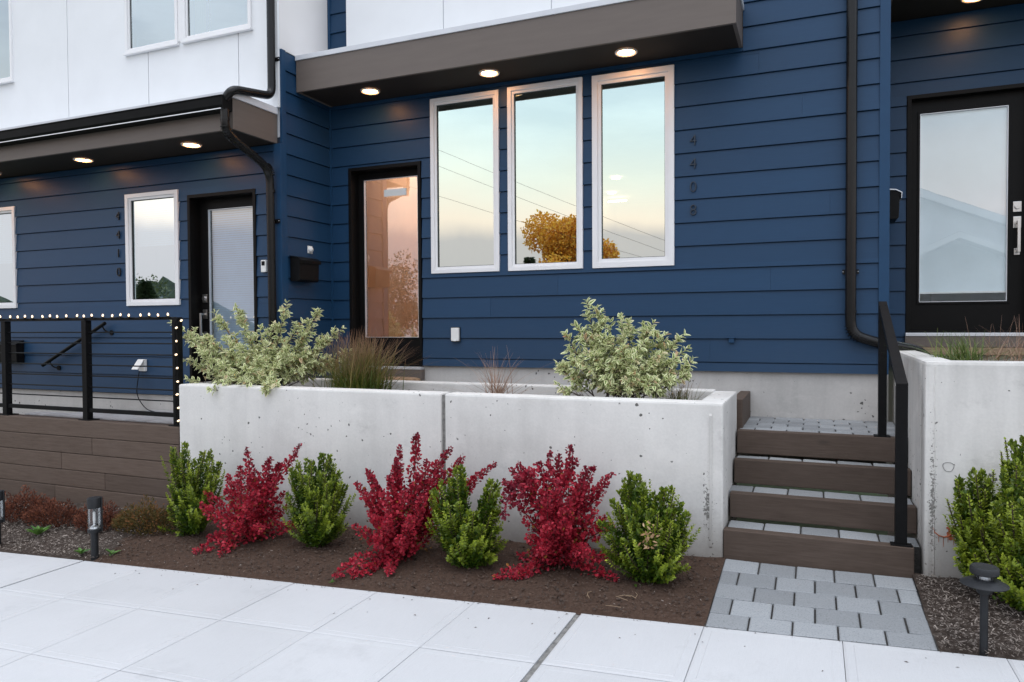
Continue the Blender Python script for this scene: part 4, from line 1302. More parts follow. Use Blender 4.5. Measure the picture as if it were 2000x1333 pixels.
bell = thing('doorbell', 'small white doorbell on the left house wall beside the downspout', 'doorbell', (-5.16, 5.86, .6))
MB().box(-5.195, -5.130, 5.838, 5.866, .545, .668).obj('case', M['white_plastic'], bell, bevel=.006)
MB().box(-5.182, -5.143, 5.832, 5.840, .612, .655).obj('camera_face', M['black_metal'], bell, bevel=.004)
dm = thing('dome_sensor', 'small white round dome sensor on the blue side wall above the mailbox', 'sensor', (-4.94, 6.30, .8))
d_ = MB().lathe([(.034, 0), (.033, .010), (.026, .024), (.012, .032), (.002, .034)], (0, 0, 0), 20)
for i, v in enumerate(d_.v): d_.v[i] = (-4.944 + v[2], 6.305 + v[0], .805 + v[1])
d_.obj('dome', M['white_plastic'], dm, smooth=True)
MB().box(-4.948, -4.943, 6.265, 6.345, .765, .845).obj('mount', M['white_plastic'], dm, bevel=.002)
hb = thing('wall_vent', 'small blue painted block under a siding lap near the right downspout', 'vent', (-.676, 6.67, -.14))
MB().box(-.70, -.652, 6.668, 6.690, -.175, -.132).obj('block', M['blue_trim'], hb, bevel=.004)
MB().box(-.712, -.640, 6.660, 6.688, -.134, -.126).obj('cap', M['blue_trim'], hb, bevel=.002)
dmat = MB()
n = 28
outl = [(-3.95 + .30 * math.cos(2 * math.pi * i / n) * (1 + .04 * math.sin(i * 2.1)), 6.33 + .17 * math.sin(2 * math.pi * i / n)) for i in range(n)]
dmat.prism(outl, -.80, -.535, 'z')
MB().prism([(-5.24, 6.05), (-.62, 6.05), (-.62, 6.712), (-5.24, 6.712)], -.86, -.80, 'z')
st_ = thing('door_step', 'rounded tan stepping stone in front of the middle door', 'step', (-3.95, 6.33, -.6))
dmat.obj('stone', M['mat_coir'], st_, bevel=.02)
walkway = setp(MB().box(-5.24, -.62, 6.032, 6.715, -1.0, -.80).obj('landing_path', M['paver']), kind='structure')

# ================================================================== PLANTS
def unit(a): return a / np.maximum(np.linalg.norm(a, axis=1, keepdims=True), 1e-9)

T_ROUND = (np.array([(0, 0, 0), (.45, .50, .10), (.85, .36, .06), (1, 0, -.02), (.85, -.36, .06), (.45, -.50, .10)]), [(0, 3, 2, 1), (0, 5, 4, 3)])
T_LANCE = (np.array([(0, 0, 0), (.35, .46, .09), (.72, .34, .05), (1, 0, -.06), (.72, -.34, .05), (.35, -.46, .09)]), [(0, 3, 2, 1), (0, 5, 4, 3)])
T_EDGED = (np.array([(0, 0, 0), (.18, .33, .07), (.45, .50, .08), (.75, .34, .03), (1, 0, -.10), (.75, -.34, .03), (.45, -.50, .08), (.18, -.33, .07), (.28, 0, 0), (.70, 0, -.03)]),
           [(0, 8, 2, 1), (8, 9, 3, 2), (9, 4, 3), (0, 7, 6, 8), (8, 6, 5, 9), (9, 5, 4)])
EDGE_ATTR = np.array([.6, 1, 1, 1, .8, 1, 1, 1, 0, .1])


def leaf_cloud(name, T, pos, d, nrm, L, Wd, mat, parent=None, attrs=None, edge=None, kind=None):
    """leaves at pos along d with face normal nrm; one mesh"""
    tv, tf = T
    d = unit(d); s = unit(np.cross(nrm, d)); n = np.cross(d, s)
    P = pos[:, None, :] + (tv[None, :, 0:1] * L[:, None, None]) * d[:, None, :] + (tv[None, :, 1:2] * Wd[:, None, None]) * s[:, None, :] + (tv[None, :, 2:3] * L[:, None, None]) * n[:, None, :]
    N, m = len(pos), len(tv)
    V = P.reshape(-1, 3)
    F = [tuple(i * m + k for k in f) for i in range(N) for f in tf]
    me = bpy.data.meshes.new(name)
    me.from_pydata(V.tolist(), [], F)
    me.materials.append(mat)
    for k, v in (attrs or {}).items():
        a = me.attributes.new(k, 'FLOAT', 'POINT'); a.data.foreach_set('value', np.repeat(v, m).astype(np.float32))
    if edge is not None:
        a = me.attributes.new('edge', 'FLOAT', 'POINT'); a.data.foreach_set('value', np.tile(edge, N).astype(np.float32))
    o = bpy.data.objects.new(name, me)
    link(o, parent, (0, 0, 0))
    if kind: o['kind'] = kind
    return o


def curve_pts(b, t, rng, bow=.12, lift=.0, n=9):
    b, t = np.array(b, float), np.array(t, float)
    L = np.linalg.norm(t - b)
    m = (b + t) / 2 + rng.normal(0, bow * L * .35, 3) + np.array([0, 0, lift * L])
    u = np.linspace(0, 1, n)[:, None]
    return (1 - u) ** 2 * b + 2 * u * (1 - u) * m + u * u * t


def holly(name, label, base, tips, rng, group, leafL=.030, nst=7, spread=.030):
    t = thing(name, label, 'shrub', base, group)
    st = MB()
    P, Dv, Nv, LL, rn, tp = [], [], [], [], [], []
    base = np.array(base, float)
    zmin = base[2]
    for tip in tips:
        tip = np.array(tip, float)
        H = np.linalg.norm(tip - base)
        for k in range(nst):
            tt = tip + np.array([rng.normal(0, spread), rng.normal(0, spread), -abs(rng.normal(0, .05)) * (k > 0) - .012 * k])
            bb = base + np.array([rng.normal(0, .028), rng.normal(0, .028), .0])
            # upright habit: leave the base outward, then turn up
            mid_ = bb + (tt - bb) * np.array([.62, .62, .45]) + rng.normal(0, .012, 3)
            n = max(8, int(H / .011))
            u = np.linspace(0, 1, n)[:, None]
            c = (1 - u) ** 2 * bb + 2 * u * (1 - u) * mid_ + u * u * tt
            if k < 2: st.tube(c[::4].tolist() + [c[-1].tolist()], .0035, 5, caps=False)
            ang = rng.uniform(0, 6.28)
            for i in range(1, n):
                f = i / (n - 1)
                if f < .10: continue
                tan = c[i] - c[i - 1]; tan /= np.linalg.norm(tan)
                a0 = np.cross(tan, [0.3, 1, .1]); a0 /= np.linalg.norm(a0); b0 = np.cross(tan, a0)
                ang += 1.57 + rng.normal(0, .2)
                for s in (0, math.pi):
                    if rng.random() < .10: continue
                    rad = math.cos(ang + s) * a0 + math.sin(ang + s) * b0
                    up = .55 + .8 * max(0, f - .85) / .15 + rng.normal(0, .2)
                    d = rad + tan * up
                    P.append(c[i]); Dv.append(d); Nv.append(tan - rad * .3 + rng.normal(0, .15, 3))
                    LL.append(leafL * rng.uniform(.75, 1.15) * (1 - .35 * max(0, f - .8) / .2))
                    rn.append(min(1, max(0, rng.normal(.50, .26))))
                    tp.append(min(1, max(0, (f - .60) / .34)) * rng.uniform(.4, 1.0) * (1.0 if k < 4 else .7))
    # body: leaves on short side twigs that fill the shrub between its main shoots
    Pb, Db, Fb, _ = limb_cloud(base, tips, rng, 430, .060, .010, .06, .10, .10)
    up_ = np.clip((Fb - .75) / .25, 0, 1)
    nb = len(Pb)
    P += list(Pb); Dv += list(Db + np.array([0, 0, .55])); Nv += list(rng.normal(0, .5, (nb, 3)) + np.array([0, -.4, .7]))
    LL += list(leafL * rng.uniform(.7, 1.1, nb)); rn += list(np.clip(rng.normal(.25, .22, nb), 0, 1)); tp += list(up_ * rng.uniform(0, .7, nb))
    st.obj('stems', M['twig'], t)
    P, Dv, Nv, LL = np.array(P), np.array(Dv), np.array(Nv), np.array(LL)
    leaf_cloud('foliage', T_LANCE, P, Dv, Nv, LL, LL * .66, M['holly'], t, {'rnd': np.array(rn), 'tip': np.array(tp)}, kind='stuff')
    return t


def limb_cloud(base, tips, rng, per_m, r0, r1, start=.18, bow=.15, lift=.05, droop=0.0):
    """leaf seats spread round limbs; returns positions, directions, fraction along limb, and limb curves"""
    P, Dv, Fr, curves = [], [], [], []
    base = np.array(base, float)
    for tip in tips:
        bb = base + np.array([rng.normal(0, .035), rng.normal(0, .035), 0])
        c = curve_pts(bb, tip, rng, bow, lift, 14)
        curves.append(c)
        L = np.linalg.norm(np.diff(c, axis=0), axis=1).sum()
        n = int(per_m * L)
        u = start + (1 - start) * rng.random(n) ** .85
        idx = u * 13; i0 = np.minimum(idx.astype(int), 12); fr = (idx - i0)[:, None]
        p = c[i0] * (1 - fr) + c[i0 + 1] * fr
        tan = unit(c[i0 + 1] - c[i0])
        rad = (r0 * (1 - u) ** .75 + r1)[:, None]
        off = rng.normal(0, 1, (n, 3)); off -= (off * tan).sum(1, keepdims=True) * tan * .6
        off = unit(off) * np.sqrt(rng.random((n, 1)))
        p = p + off * rad
        P.append(p); Dv.append(off * .9 + tan * .6 + rng.normal(0, .45, (n, 3)) + np.array([0, 0, .1 - droop])); Fr.append(u)
    return np.concatenate(P), np.concatenate(Dv), np.concatenate(Fr), curves


def barberry(name, label, base, tips, rng, group):
    t = thing(name, label, 'shrub', base, group)
    P, Dv, Fr, cu = limb_cloud(base, tips, rng, 470, .072, .010, .14, .18, .06)
    # short side shoots with pairs of round leaves
    keep = P[:, 2] > np.array([z_soil(x, y) for x, y in P[:, :2]]) + .006
    P, Dv, Fr = P[keep], Dv[keep], Fr[keep]
    n = len(P)
    Nv = rng.normal(0, .6, (n, 3)) + np.array([0, -.35, .75])
    L = .028 * rng.uniform(.65, 1.2, n) * (1 - .30 * np.clip((Fr - .75) / .25, 0, 1))
    rn = np.clip(rng.normal(.52, .25, n), 0, .93)
    rn[rng.random(n) < .012] = 1.0
    zrel = (P[:, 2] - P[:, 2].min()) / np.ptp(P[:, 2])
    tp = np.clip((Fr - .70) / .30, 0, 1) * np.clip((zrel - .45) * 2.2, 0, 1) * rng.uniform(.4, 1.0, n)
    leaf_cloud('foliage', T_ROUND, P, Dv, Nv, L, L * .78, M['barberry'], t, {'rnd': rn, 'tip': tp}, kind='stuff')
    st = MB()
    for c in cu:
        st.tube(c[::3].tolist() + [c[-1].tolist()], [.006 * (1 - .7 * k / 5) for k in range(len(c[::3]) + 1)], 5, caps=False)
    st.obj('stems', M['twig_red'], t)
    # older bronze leaves deep in the middle
    k = int(n * .05)
    b = np.array(base)
    P2 = b + np.stack([rng.normal(.03, .09, k), rng.normal(0, .06, k), rng.uniform(.05, .38, k)], 1)
    leaf_cloud('bronze_leaves', T_ROUND, P2, rng.normal(0, 1, (k, 3)), rng.normal(0, .6, (k, 3)) + np.array([0, -.5, .6]), .025 * rng.uniform(.7, 1.1, k), .019 * np.ones(k),
               M['olive_leaf'], t, {'rnd': rng.random(k)}, kind='stuff')
    return t


def dogwood(name, label, base, tips, rng, group, keep_out=None):
    t = thing(name, label, 'shrub', base, group)
    P, Dv, Nv, LL, rn = [], [], [], [], []
    st = MB()
    base = np.array(base, float)
    def add_leaf(p, d, s):
        P.append(p); Dv.append(d); Nv.append(np.array([0, -.25, 1]) + rng.normal(0, .55, 3)); LL.append(s); rn.append(rng.random())
    def shoot(a, b, r, first=.25, step=.027, size=.064):
        c = curve_pts(a, b, rng, .12, .03, 10)
        st.tube(c[::3].tolist(), [r, r * .8, r * .6, r * .4], 5, caps=False)
        L = np.linalg.norm(np.diff(c, axis=0), axis=1).sum()
        n = max(3, int(L * (1 - first) / step))
        ang = rng.uniform(0, 6.28)
        for k in range(n + 1):
            f = first + (1 - first) * k / n
            x = f * 9; i = min(int(x), 8)
            p = c[i] * (1 - x + i) + c[i + 1] * (x - i)
            tan = c[i + 1] - c[i]; tan = tan / np.linalg.norm(tan)
            a0 = np.cross(tan, [.2, .9, .3]); a0 /= np.linalg.norm(a0); b0 = np.cross(tan, a0)
            ang += 1.57 + rng.normal(0, .3)
            for s in ((0, math.pi) if k < n else (0, 1.57, 3.14, 4.71)):
                if rng.random() < .06: continue
                rad = math.cos(ang + s) * a0 + math.sin(ang + s) * b0
                add_leaf(p, rad * .9 + tan * (.55 if k < n else 1.0) + rng.normal(0, .2, 3) + np.array([0, 0, -.05]), size * rng.uniform(.65, 1.15) * (.8 if k == n else 1))
        return c
    for tip in tips:
        tip = np.array(tip, float)
        bb = base + np.array([rng.normal(0, .07), rng.normal(0, .05), 0])
        c = shoot(bb, tip, .0055, .38)
        L = np.linalg.norm(tip - bb)
        for _ in range(int(5 + L * 13)):
            i = rng.integers(3, 9)
            a = c[i]
            dirn = (tip - bb) / L * .6 + rng.normal(0, .55, 3) + np.array([0, -.05, .25])
            dirn /= np.linalg.norm(dirn)
            e_ = a + dirn * rng.uniform(.06, .15) * (1.25 - i / 12)
            if e_[2] > -.60: shoot(a, e_, .0025, .2, .022, .057)
    st.obj('branches', M['twig'], t)
    P, Dv, Nv, LL, rn = map(np.array, (P, Dv, Nv, LL, rn))
    if keep_out is not None:
        k = keep_out(P); P, Dv, Nv, LL, rn = P[k], Dv[k], Nv[k], LL[k], rn[k]
    # the 300 leaves nearest the viewer's side are single leaves, the rest is one mass
    order = np.argsort(P[:, 1] - .25 * P[:, 2] - LL * 6)
    one, rest = order[:300], order[300:]
    leaf_cloud('foliage', T_EDGED, P[rest], Dv[rest], Nv[rest], LL[rest], LL[rest] * .46, M['varieg'], t, {'rnd': rn[rest]}, edge=EDGE_ATTR, kind='stuff')
    me = leaf_cloud('leaf', T_EDGED, np.zeros((1, 3)), np.array([[1., 0, 0]]), np.array([[0, 0, 1.]]), np.array([1.]), np.array([.46]), M['varieg'], None, {'rnd': np.array([.0])}, edge=EDGE_ATTR)
    src = me.data; bpy.data.objects.remove(me)
    d = unit(Dv); s = unit(np.cross(Nv, d)); n = np.cross(d, s)
    for i in one:
        o = bpy.data.objects.new('leaf', src); COL.objects.link(o); o.parent = t
        q = P[i] - base
        m = Matrix(((d[i][0], s[i][0], n[i][0], 0), (d[i][1], s[i][1], n[i][1], 0), (d[i][2], s[i][2], n[i][2], 0), (0, 0, 0, 1)))
        m = m @ Matrix.Scale(float(LL[i]), 4)
        m.translation = Vector(q)
        o.matrix_local = m
    return t


def grass(name, label, base, n, h, spread, mat, rng, lean=.45, w=.0035, wind=(0, 0), tipfrac=True, foot=.05):
    t = thing(name, label, 'grass', base, None)
    mb = MB(); rn, tp = [], []
    for _ in range(n):
        b = np.array(base) + np.array([rng.normal(0, foot), rng.normal(0, foot * .7), 0])
        a = rng.uniform(0, 6.28); ln = abs(rng.normal(0, lean))
        H = h * rng.uniform(.45, 1.1)
        out = np.array([math.cos(a) * spread * ln * 2 + wind[0] * H, math.sin(a) * spread * ln * 1.3 + wind[1] * H, H * max(.25, 1 - .35 * ln)])
        m = b + out * np.array([.30, .30, .62])
        side = np.array([-math.sin(a), math.cos(a), 0]); side = side if rng.random() < .6 else np.array([1., 0, 0])
        ww = w * rng.uniform(.6, 1.2)
        pts = []
        r_ = rng.random()
        for k, u in enumerate((0, .3, .6, .85, 1)):
            p = (1 - u) ** 2 * b + 2 * u * (1 - u) * m + u * u * (b + out)
            k_ = ww * (1 - .85 * u)
            pts += [p - side * k_, p + side * k_]
            rn += [r_, r_]; tp += [max(0, (u - .45) / .55) if tipfrac else 0] * 2
        mb.add(pts, [(2 * i, 2 * i + 1, 2 * i + 3, 2 * i + 2) for i in range(4)])
    mb.attr = {'rnd': rn, 'tip': tp}
    setp(mb.obj('blades', M[mat], t), kind='stuff')
    return t


def heather(name, label, c, rx, ry, rz, n, mat, rng, group):
    c = (c[0], c[1], z_soil(c[0], c[1]))
    t = thing(name, label, 'shrub', c, group)
    k = n
    a = rng.uniform(0, 6.28, k); r = np.sqrt(rng.random(k)); e_ = rng.random(k) ** .7
    P = np.stack([c[0] + rx * r * np.cos(a), c[1] + ry * r * np.sin(a), np.zeros(k)], 1)
    hgt = rz * np.sqrt(np.clip(1 - r ** 2 * .85, 0, 1)) * (.75 + .25 * np.sin(a * 3 + 1) + .2 * np.sin(7 * P[:, 0] * 6))
    P[:, 2] = c[2] + np.clip(hgt, .01, None) * e_ + .005
    D_ = np.stack([np.cos(a) * r, np.sin(a) * r, .9 * np.ones(k)], 1) + rng.normal(0, .5, (k, 3))
    leaf_cloud('sprigs', T_LANCE, P, D_, rng.normal(0, 1, (k, 3)), .030 * rng.uniform(.6, 1.3, k), .010 * rng.uniform(.7, 1.3, k), M[mat], t, {'rnd': np.clip(rng.normal(.5, .25, k) + .3 * (e_ - .6), 0, 1)}, kind='stuff')
    st = MB()
    for i in range(14):
        j = rng.integers(0, k)
        st.tube([(c[0] + rng.normal(0, .02), c[1] + rng.normal(0, .02), c[2]), tuple(P[j])], .002, 4, caps=False)
    st.obj('stems', M['twig'], t)
    return t

rg = np.random.default_rng
GG = 'upright green shrubs planted along the concrete planters'
holly('green_shrub', 'upright green shrub with two leafy columns, in front of the timber wall end', (-4.87, 4.60, -1.76),
      [(-5.08,4.60,-1.05),(-4.98,4.65,-1.01),(-4.95,4.55,-1.14),(-4.82,4.68,-1.08),(-4.67,4.63,-1.05),(-4.61,4.65,-1.16),(-5.06,4.55,-1.36),(-5.05,4.52,-1.53),(-4.68,4.70,-1.32),(-4.73,4.50,-1.11),(-4.72,4.45,-1.23),(-4.56,4.50,-1.23),(-4.85,4.45,-1.37),(-4.94,4.50,-1.60),(-4.58,4.48,-1.45),(-4.62,4.42,-1.42)], rg(1), GG)
holly('green_shrub', 'dense vase shaped green shrub between the first and second crimson shrubs', (-3.57, 4.59, -1.71),
      [(-3.81,4.59,-1.13),(-3.79,4.64,-1.08),(-3.62,4.54,-1.04),(-3.66,4.67,-1.09),(-3.54,4.64,-1.01),(-3.45,4.61,-1.01),(-3.43,4.64,-1.15),(-3.33,4.57,-1.12),(-3.32,4.62,-1.24),(-3.34,4.61,-1.48),(-3.81,4.54,-1.32),(-3.72,4.49,-1.42),(-3.56,4.47,-1.15),(-3.44,4.47,-1.12),(-3.35,4.47,-1.19),(-3.47,4.41,-1.26),(-3.33,4.41,-1.35),(-3.61,4.47,-1.46),(-3.32,4.53,-1.33)], rg(2), GG)
holly('green_shrub', 'forked green shrub with a deep gap between its two arms', (-2.21, 4.48, -1.67),
      [(-2.33,4.53,-1.02),(-2.29,4.56,-1.00),(-2.35,4.51,-1.09),(-2.41,4.48,-1.11),(-2.45,4.44,-1.16),(-2.44,4.42,-1.30),(-2.34,4.58,-1.18),(-2.23,4.38,-1.22),(-2.13,4.36,-1.26),(-2.12,4.43,-1.28),(-2.12,4.54,-1.25),(-2.05,4.53,-1.08),(-2.01,4.56,-1.10),(-1.99,4.50,-1.16),(-2.00,4.53,-1.29),(-1.98,4.50,-1.40),(-2.30,4.34,-1.22),(-2.15,4.30,-1.35),(-2.03,4.33,-1.34),(-2.35,4.38,-1.39),(-2.02,4.43,-1.47),(-2.24,4.33,-1.47)], rg(3), GG)
g4 = holly('green_shrub', 'green shrub with a few dry tan leaves, nearest the steps on the left side', (-0.95, 4.52, -1.62),
      [(-1.09,4.60,-0.97),(-1.04,4.57,-0.97),(-1.13,4.58,-1.02),(-0.99,4.52,-1.02),(-1.19,4.52,-1.14),(-1.15,4.55,-1.08),(-0.94,4.58,-1.09),(-0.88,4.58,-1.06),(-0.84,4.60,-1.04),(-0.76,4.57,-1.13),(-0.72,4.54,-1.18),(-0.74,4.57,-1.30),(-0.75,4.50,-1.37),(-1.25,4.44,-1.27),(-1.19,4.42,-1.34),(-1.02,4.42,-1.12),(-1.06,4.38,-1.16),(-0.91,4.42,-1.16),(-0.82,4.44,-1.15),(-0.77,4.42,-1.24),(-0.97,4.34,-1.27),(-0.85,4.34,-1.32),(-1.09,4.37,-1.35),(-0.79,4.42,-1.41)], rg(4), GG)
r5 = rg(44)
k = 26
P = np.array([-.905, 4.30, -1.29]) + r5.normal(0, 1, (k, 3)) * np.array([.025, .02, .05])
leaf_cloud('dry_leaves', T_LANCE, P, r5.normal(0, 1, (k, 3)) + np.array([0, -.3, -.3]), r5.normal(0, .5, (k, 3)) + np.array([0, -1, .3]), .034 * np.ones(k), .014 * np.ones(k), M['dry_leaf'], g4, {'rnd': r5.random(k)}, kind='stuff')
holly('green_shrub', 'green shrub against the right planter wall beside the rust stain', (0.93, 4.86, -1.53),
      [(0.78,4.83,-0.91),(0.84,4.83,-0.86),(0.90,4.88,-0.87),(0.92,4.83,-0.91),(0.75,4.78,-1.04),(0.76,4.73,-1.19),(0.79,4.73,-0.97),(0.79,4.68,-1.12),(0.84,4.66,-1.05),(0.93,4.78,-1.07),(0.88,4.63,-1.12),(0.76,4.70,-1.28),(0.81,4.63,-1.27),(0.98,4.88,-1.00),(0.92,4.63,-1.20)], rg(5), GG, spread=.028)
holly('green_shrub', 'tall green shrub cut by the right edge of the photo', (1.08, 4.62, -1.55),
      [(0.98,4.72,-0.78),(1.01,4.74,-0.66),(1.06,4.72,-0.64),(0.96,4.67,-0.86),(1.01,4.62,-0.76),(0.96,4.57,-0.91),(0.90,4.57,-0.98),(1.07,4.67,-0.75),(1.11,4.62,-0.80),(0.93,4.50,-1.03),(0.99,4.47,-0.94),(0.94,4.42,-1.14),(0.90,4.52,-1.22),(1.05,4.47,-0.98),(0.97,4.42,-1.27),(1.13,4.62,-1.01),(0.92,4.52,-1.34),(1.19,4.67,-0.96),(1.2,4.6,-1.2),(1.1,4.45,-1.3)], rg(6), GG, spread=.03)

BG = 'crimson shrubs between the green ones'
barberry('crimson_shrub', 'leftmost crimson shrub with one long arm reaching up to the right', (-4.24, 4.57, -1.74),
      [(-4.30,4.64,-1.00),(-4.34,4.61,-1.15),(-3.79,4.68,-0.96),(-3.94,4.61,-1.10),(-3.99,4.56,-1.05),(-4.41,4.54,-1.22),(-4.38,4.48,-1.31),(-4.58,4.46,-1.35),(-4.57,4.41,-1.44),(-4.34,4.36,-1.47),(-4.47,4.23,-1.76),(-4.20,4.24,-1.75),(-4.60,4.50,-1.74),(-3.84,4.71,-1.62),(-3.94,4.66,-1.35),(-3.93,4.68,-1.46),(-4.08,4.76,-1.61),(-4.09,4.51,-1.15),(-4.18,4.41,-1.22),(-3.95,4.36,-1.27),(-3.91,4.51,-1.20),(-4.01,4.31,-1.36),(-4.11,4.28,-1.54),(-3.91,4.36,-1.54),(-3.94,4.61,-1.10),(-3.99,4.56,-1.12),(-4.15,4.5,-1.2)], rg(11), BG)
barberry('crimson_shrub', 'middle crimson shrub in front of the wall joint, trailing forward onto the soil', (-2.80, 4.55, -1.69),
      [(-2.69,4.62,-0.80),(-2.79,4.56,-0.89),(-2.77,4.46,-0.97),(-3.01,4.46,-1.06),(-3.08,4.42,-1.15),(-2.97,4.37,-1.21),(-3.01,4.51,-1.11),(-3.11,4.42,-1.47),(-2.92,4.34,-1.35),(-2.43,4.67,-0.90),(-2.35,4.71,-0.96),(-2.12,4.76,-1.00),(-2.58,4.58,-0.98),(-2.61,4.51,-1.06),(-2.49,4.62,-1.00),(-2.32,4.76,-1.15),(-2.32,4.79,-1.22),(-2.99,4.01,-1.70),(-2.89,4.09,-1.70),(-2.84,4.24,-1.69),(-2.65,4.17,-1.68),(-2.61,4.48,-1.58),(-2.56,4.67,-1.49),(-2.80,4.31,-1.16),(-2.59,4.29,-1.14),(-2.48,4.37,-1.18),(-2.67,4.21,-1.31),(-2.54,4.26,-1.31),(-2.78,4.21,-1.46),(-2.59,4.21,-1.44),(-2.78,4.38,-1.07),(-2.78,4.5,-1.0),(-2.45,4.6,-1.05)], rg(12), BG)
barberry('crimson_shrub', 'rightmost crimson shrub with a drooping left arm and low arms on both sides', (-1.63, 4.66, -1.63),
      [(-1.54,4.71,-0.84),(-1.61,4.69,-0.90),(-1.67,4.67,-0.88),(-1.74,4.64,-0.95),(-1.87,4.59,-0.96),(-1.93,4.61,-1.00),(-1.96,4.54,-1.07),(-1.79,4.54,-0.99),(-1.48,4.71,-0.92),(-1.41,4.69,-0.97),(-1.37,4.71,-0.97),(-1.26,4.79,-1.02),(-1.31,4.74,-1.13),(-1.40,4.69,-1.16),(-1.42,4.64,-1.05),(-1.54,4.47,-1.03),(-1.59,4.41,-1.10),(-1.46,4.44,-1.13),(-1.54,4.31,-1.25),(-1.44,4.31,-1.24),(-1.58,4.29,-1.42),(-1.92,4.29,-1.65),(-1.79,4.31,-1.64),(-1.75,4.44,-1.41),(-1.90,4.66,-1.61),(-1.14,4.42,-1.60),(-1.22,4.49,-1.50),(-1.30,4.34,-1.40),(-1.35,4.69,-1.26),(-1.26,4.64,-1.28),(-1.22,4.61,-1.32),(-1.44,4.59,-1.28),(-1.55,4.5,-1.1),(-1.6,4.45,-1.2),(-1.5,4.4,-1.2),(-1.55,4.35,-1.3)], rg(13), BG)
# the drooping arm leaves from the crown, not the base
rr_ = rg(14)
P, Dv, Fr, cu = limb_cloud((-1.72, 4.60, -1.02), [(-1.94,4.49,-1.31),(-1.95,4.50,-1.20),(-1.82,4.49,-1.21),(-1.90,4.52,-1.12)], rr_, 420, .06, .012, .02, .1, .35)
n_ = len(P)
b3 = [o for o in bpy.data.objects if o.name.startswith('crimson_shrub') and o.get('label', '').startswith('rightmost')][0]
leaf_cloud('drooping_foliage', T_ROUND, P, Dv, rr_.normal(0, .6, (n_, 3)) + np.array([0, -.35, .75]), .027 * rr_.uniform(.65, 1.15, n_), .020 * rr_.uniform(.8, 1.1, n_), M['barberry'], b3,
           {'rnd': np.clip(rr_.normal(.5, .2, n_), 0, .93), 'tip': np.clip(Fr * .7, 0, 1)}, kind='stuff')

DG = 'cream edged shrubs in the concrete planter'
dogwood('variegated_shrub', 'wide cream and green variegated shrub spilling over the left end of the planter', (-4.80, 5.40, -.66),
      [(-5.69,5.17,0.03),(-5.58,5.12,-0.08),(-5.44,5.12,-0.50),(-5.52,5.17,-0.33),(-5.35,5.37,0.13),(-5.22,5.52,0.18),(-5.20,5.52,0.09),(-4.84,5.42,-0.02),(-4.52,5.42,0.21),(-4.63,5.37,0.01),(-4.39,5.47,0.03),(-4.28,5.57,0.13),(-4.30,5.52,-0.02),(-4.18,5.57,-0.12),(-4.09,5.67,-0.03),(-4.01,5.67,-0.25),(-4.10,5.62,-0.33),(-4.96,4.93,-0.57),(-4.93,4.97,-0.50),(-4.35,4.93,-0.55),(-4.61,4.97,-0.50),(-4.27,4.97,-0.49),(-5.33,5.22,-0.11),(-5.17,5.32,-0.11),(-4.89,5.22,-0.20),(-4.64,5.27,-0.16),(-4.40,5.27,-0.20),(-4.30,5.42,-0.25),(-5.04,5.12,-0.34),(-4.70,5.07,-0.38),(-4.39,5.12,-0.36),(-4.28,5.32,-0.41),(-4.14,5.52,-0.30),(-5.29,5.12,-0.25),(-4.62,5.12,-0.29),(-5.2,5.15,-.42),(-4.9,5.1,-.42),(-4.55,5.1,-.44)],
      rg(21), DG, keep_out=lambda P: ~((P[:, 2] < ZT + .01) & (P[:, 1] > 4.975)))
dogwood('variegated_shrub', 'rounded cream and green variegated shrub at the right end of the planter', (-1.31, 5.38, -.65),
      [(-1.60,5.35,0.17),(-1.54,5.40,0.12),(-1.55,5.35,-0.03),(-1.76,5.30,-0.07),(-1.69,5.30,-0.01),(-1.62,5.35,-0.05),(-1.73,5.25,-0.22),(-1.81,5.25,-0.31),(-1.77,5.25,-0.36),(-1.80,5.20,-0.46),(-1.71,5.20,-0.50),(-1.36,5.40,0.04),(-1.44,5.40,0.01),(-1.31,5.45,0.01),(-1.19,5.45,-0.01),(-1.12,5.45,0.00),(-1.03,5.45,-0.09),(-0.89,5.45,-0.09),(-0.85,5.40,-0.18),(-0.82,5.35,-0.29),(-0.85,5.30,-0.38),(-0.95,5.25,-0.40),(-1.46,5.30,-0.10),(-1.28,5.20,-0.18),(-1.19,5.20,-0.25),(-1.15,5.30,-0.14),(-1.03,5.30,-0.22),(-1.34,5.20,-0.29),(-1.51,5.20,-0.22),(-1.57,5.20,-0.33),(-1.42,5.20,-0.40),(-1.21,5.20,-0.38),(-1.05,5.20,-0.40),(-0.93,5.35,-0.25),(-1.4,5.3,-.15)],
      rg(22), DG, keep_out=lambda P: ~((P[:, 2] < ZT + .01)))

grass('ornamental_grass', 'thick tuft of russet tipped grass beside the wide variegated shrub', (-3.80, 5.50, -.65), 1000, .60, .36, 'blade_mix', rg(31), .5, .0040, (.08, 0), foot=.11)
grass('ornamental_grass', 'sparse dry tan grass tuft behind the middle of the planter wall', (-2.43, 5.50, -.65), 110, .46, .42, 'blade_tan', rg(32), .6, .0028, foot=.04)
grass('ornamental_grass', 'small olive grass tuft at the right foot of the rounded variegated shrub', (-.94, 5.45, -.65), 150, .26, .22, 'blade_mix', rg(33), .5, .0028, (.12, 0), foot=.05)
grass('ornamental_grass', 'green arching grass tuft in the right planter below the black door', (.90, 5.55, -.32), 210, .26, .26, 'blade_green', rg(34), .55, .0040, tipfrac=False, foot=.06)
grass('ornamental_grass', 'thin dry stalks at the right end of the right planter', (1.14, 5.55, -.32), 60, .36, .34, 'blade_tan', rg(35), .6, .0022, foot=.10)

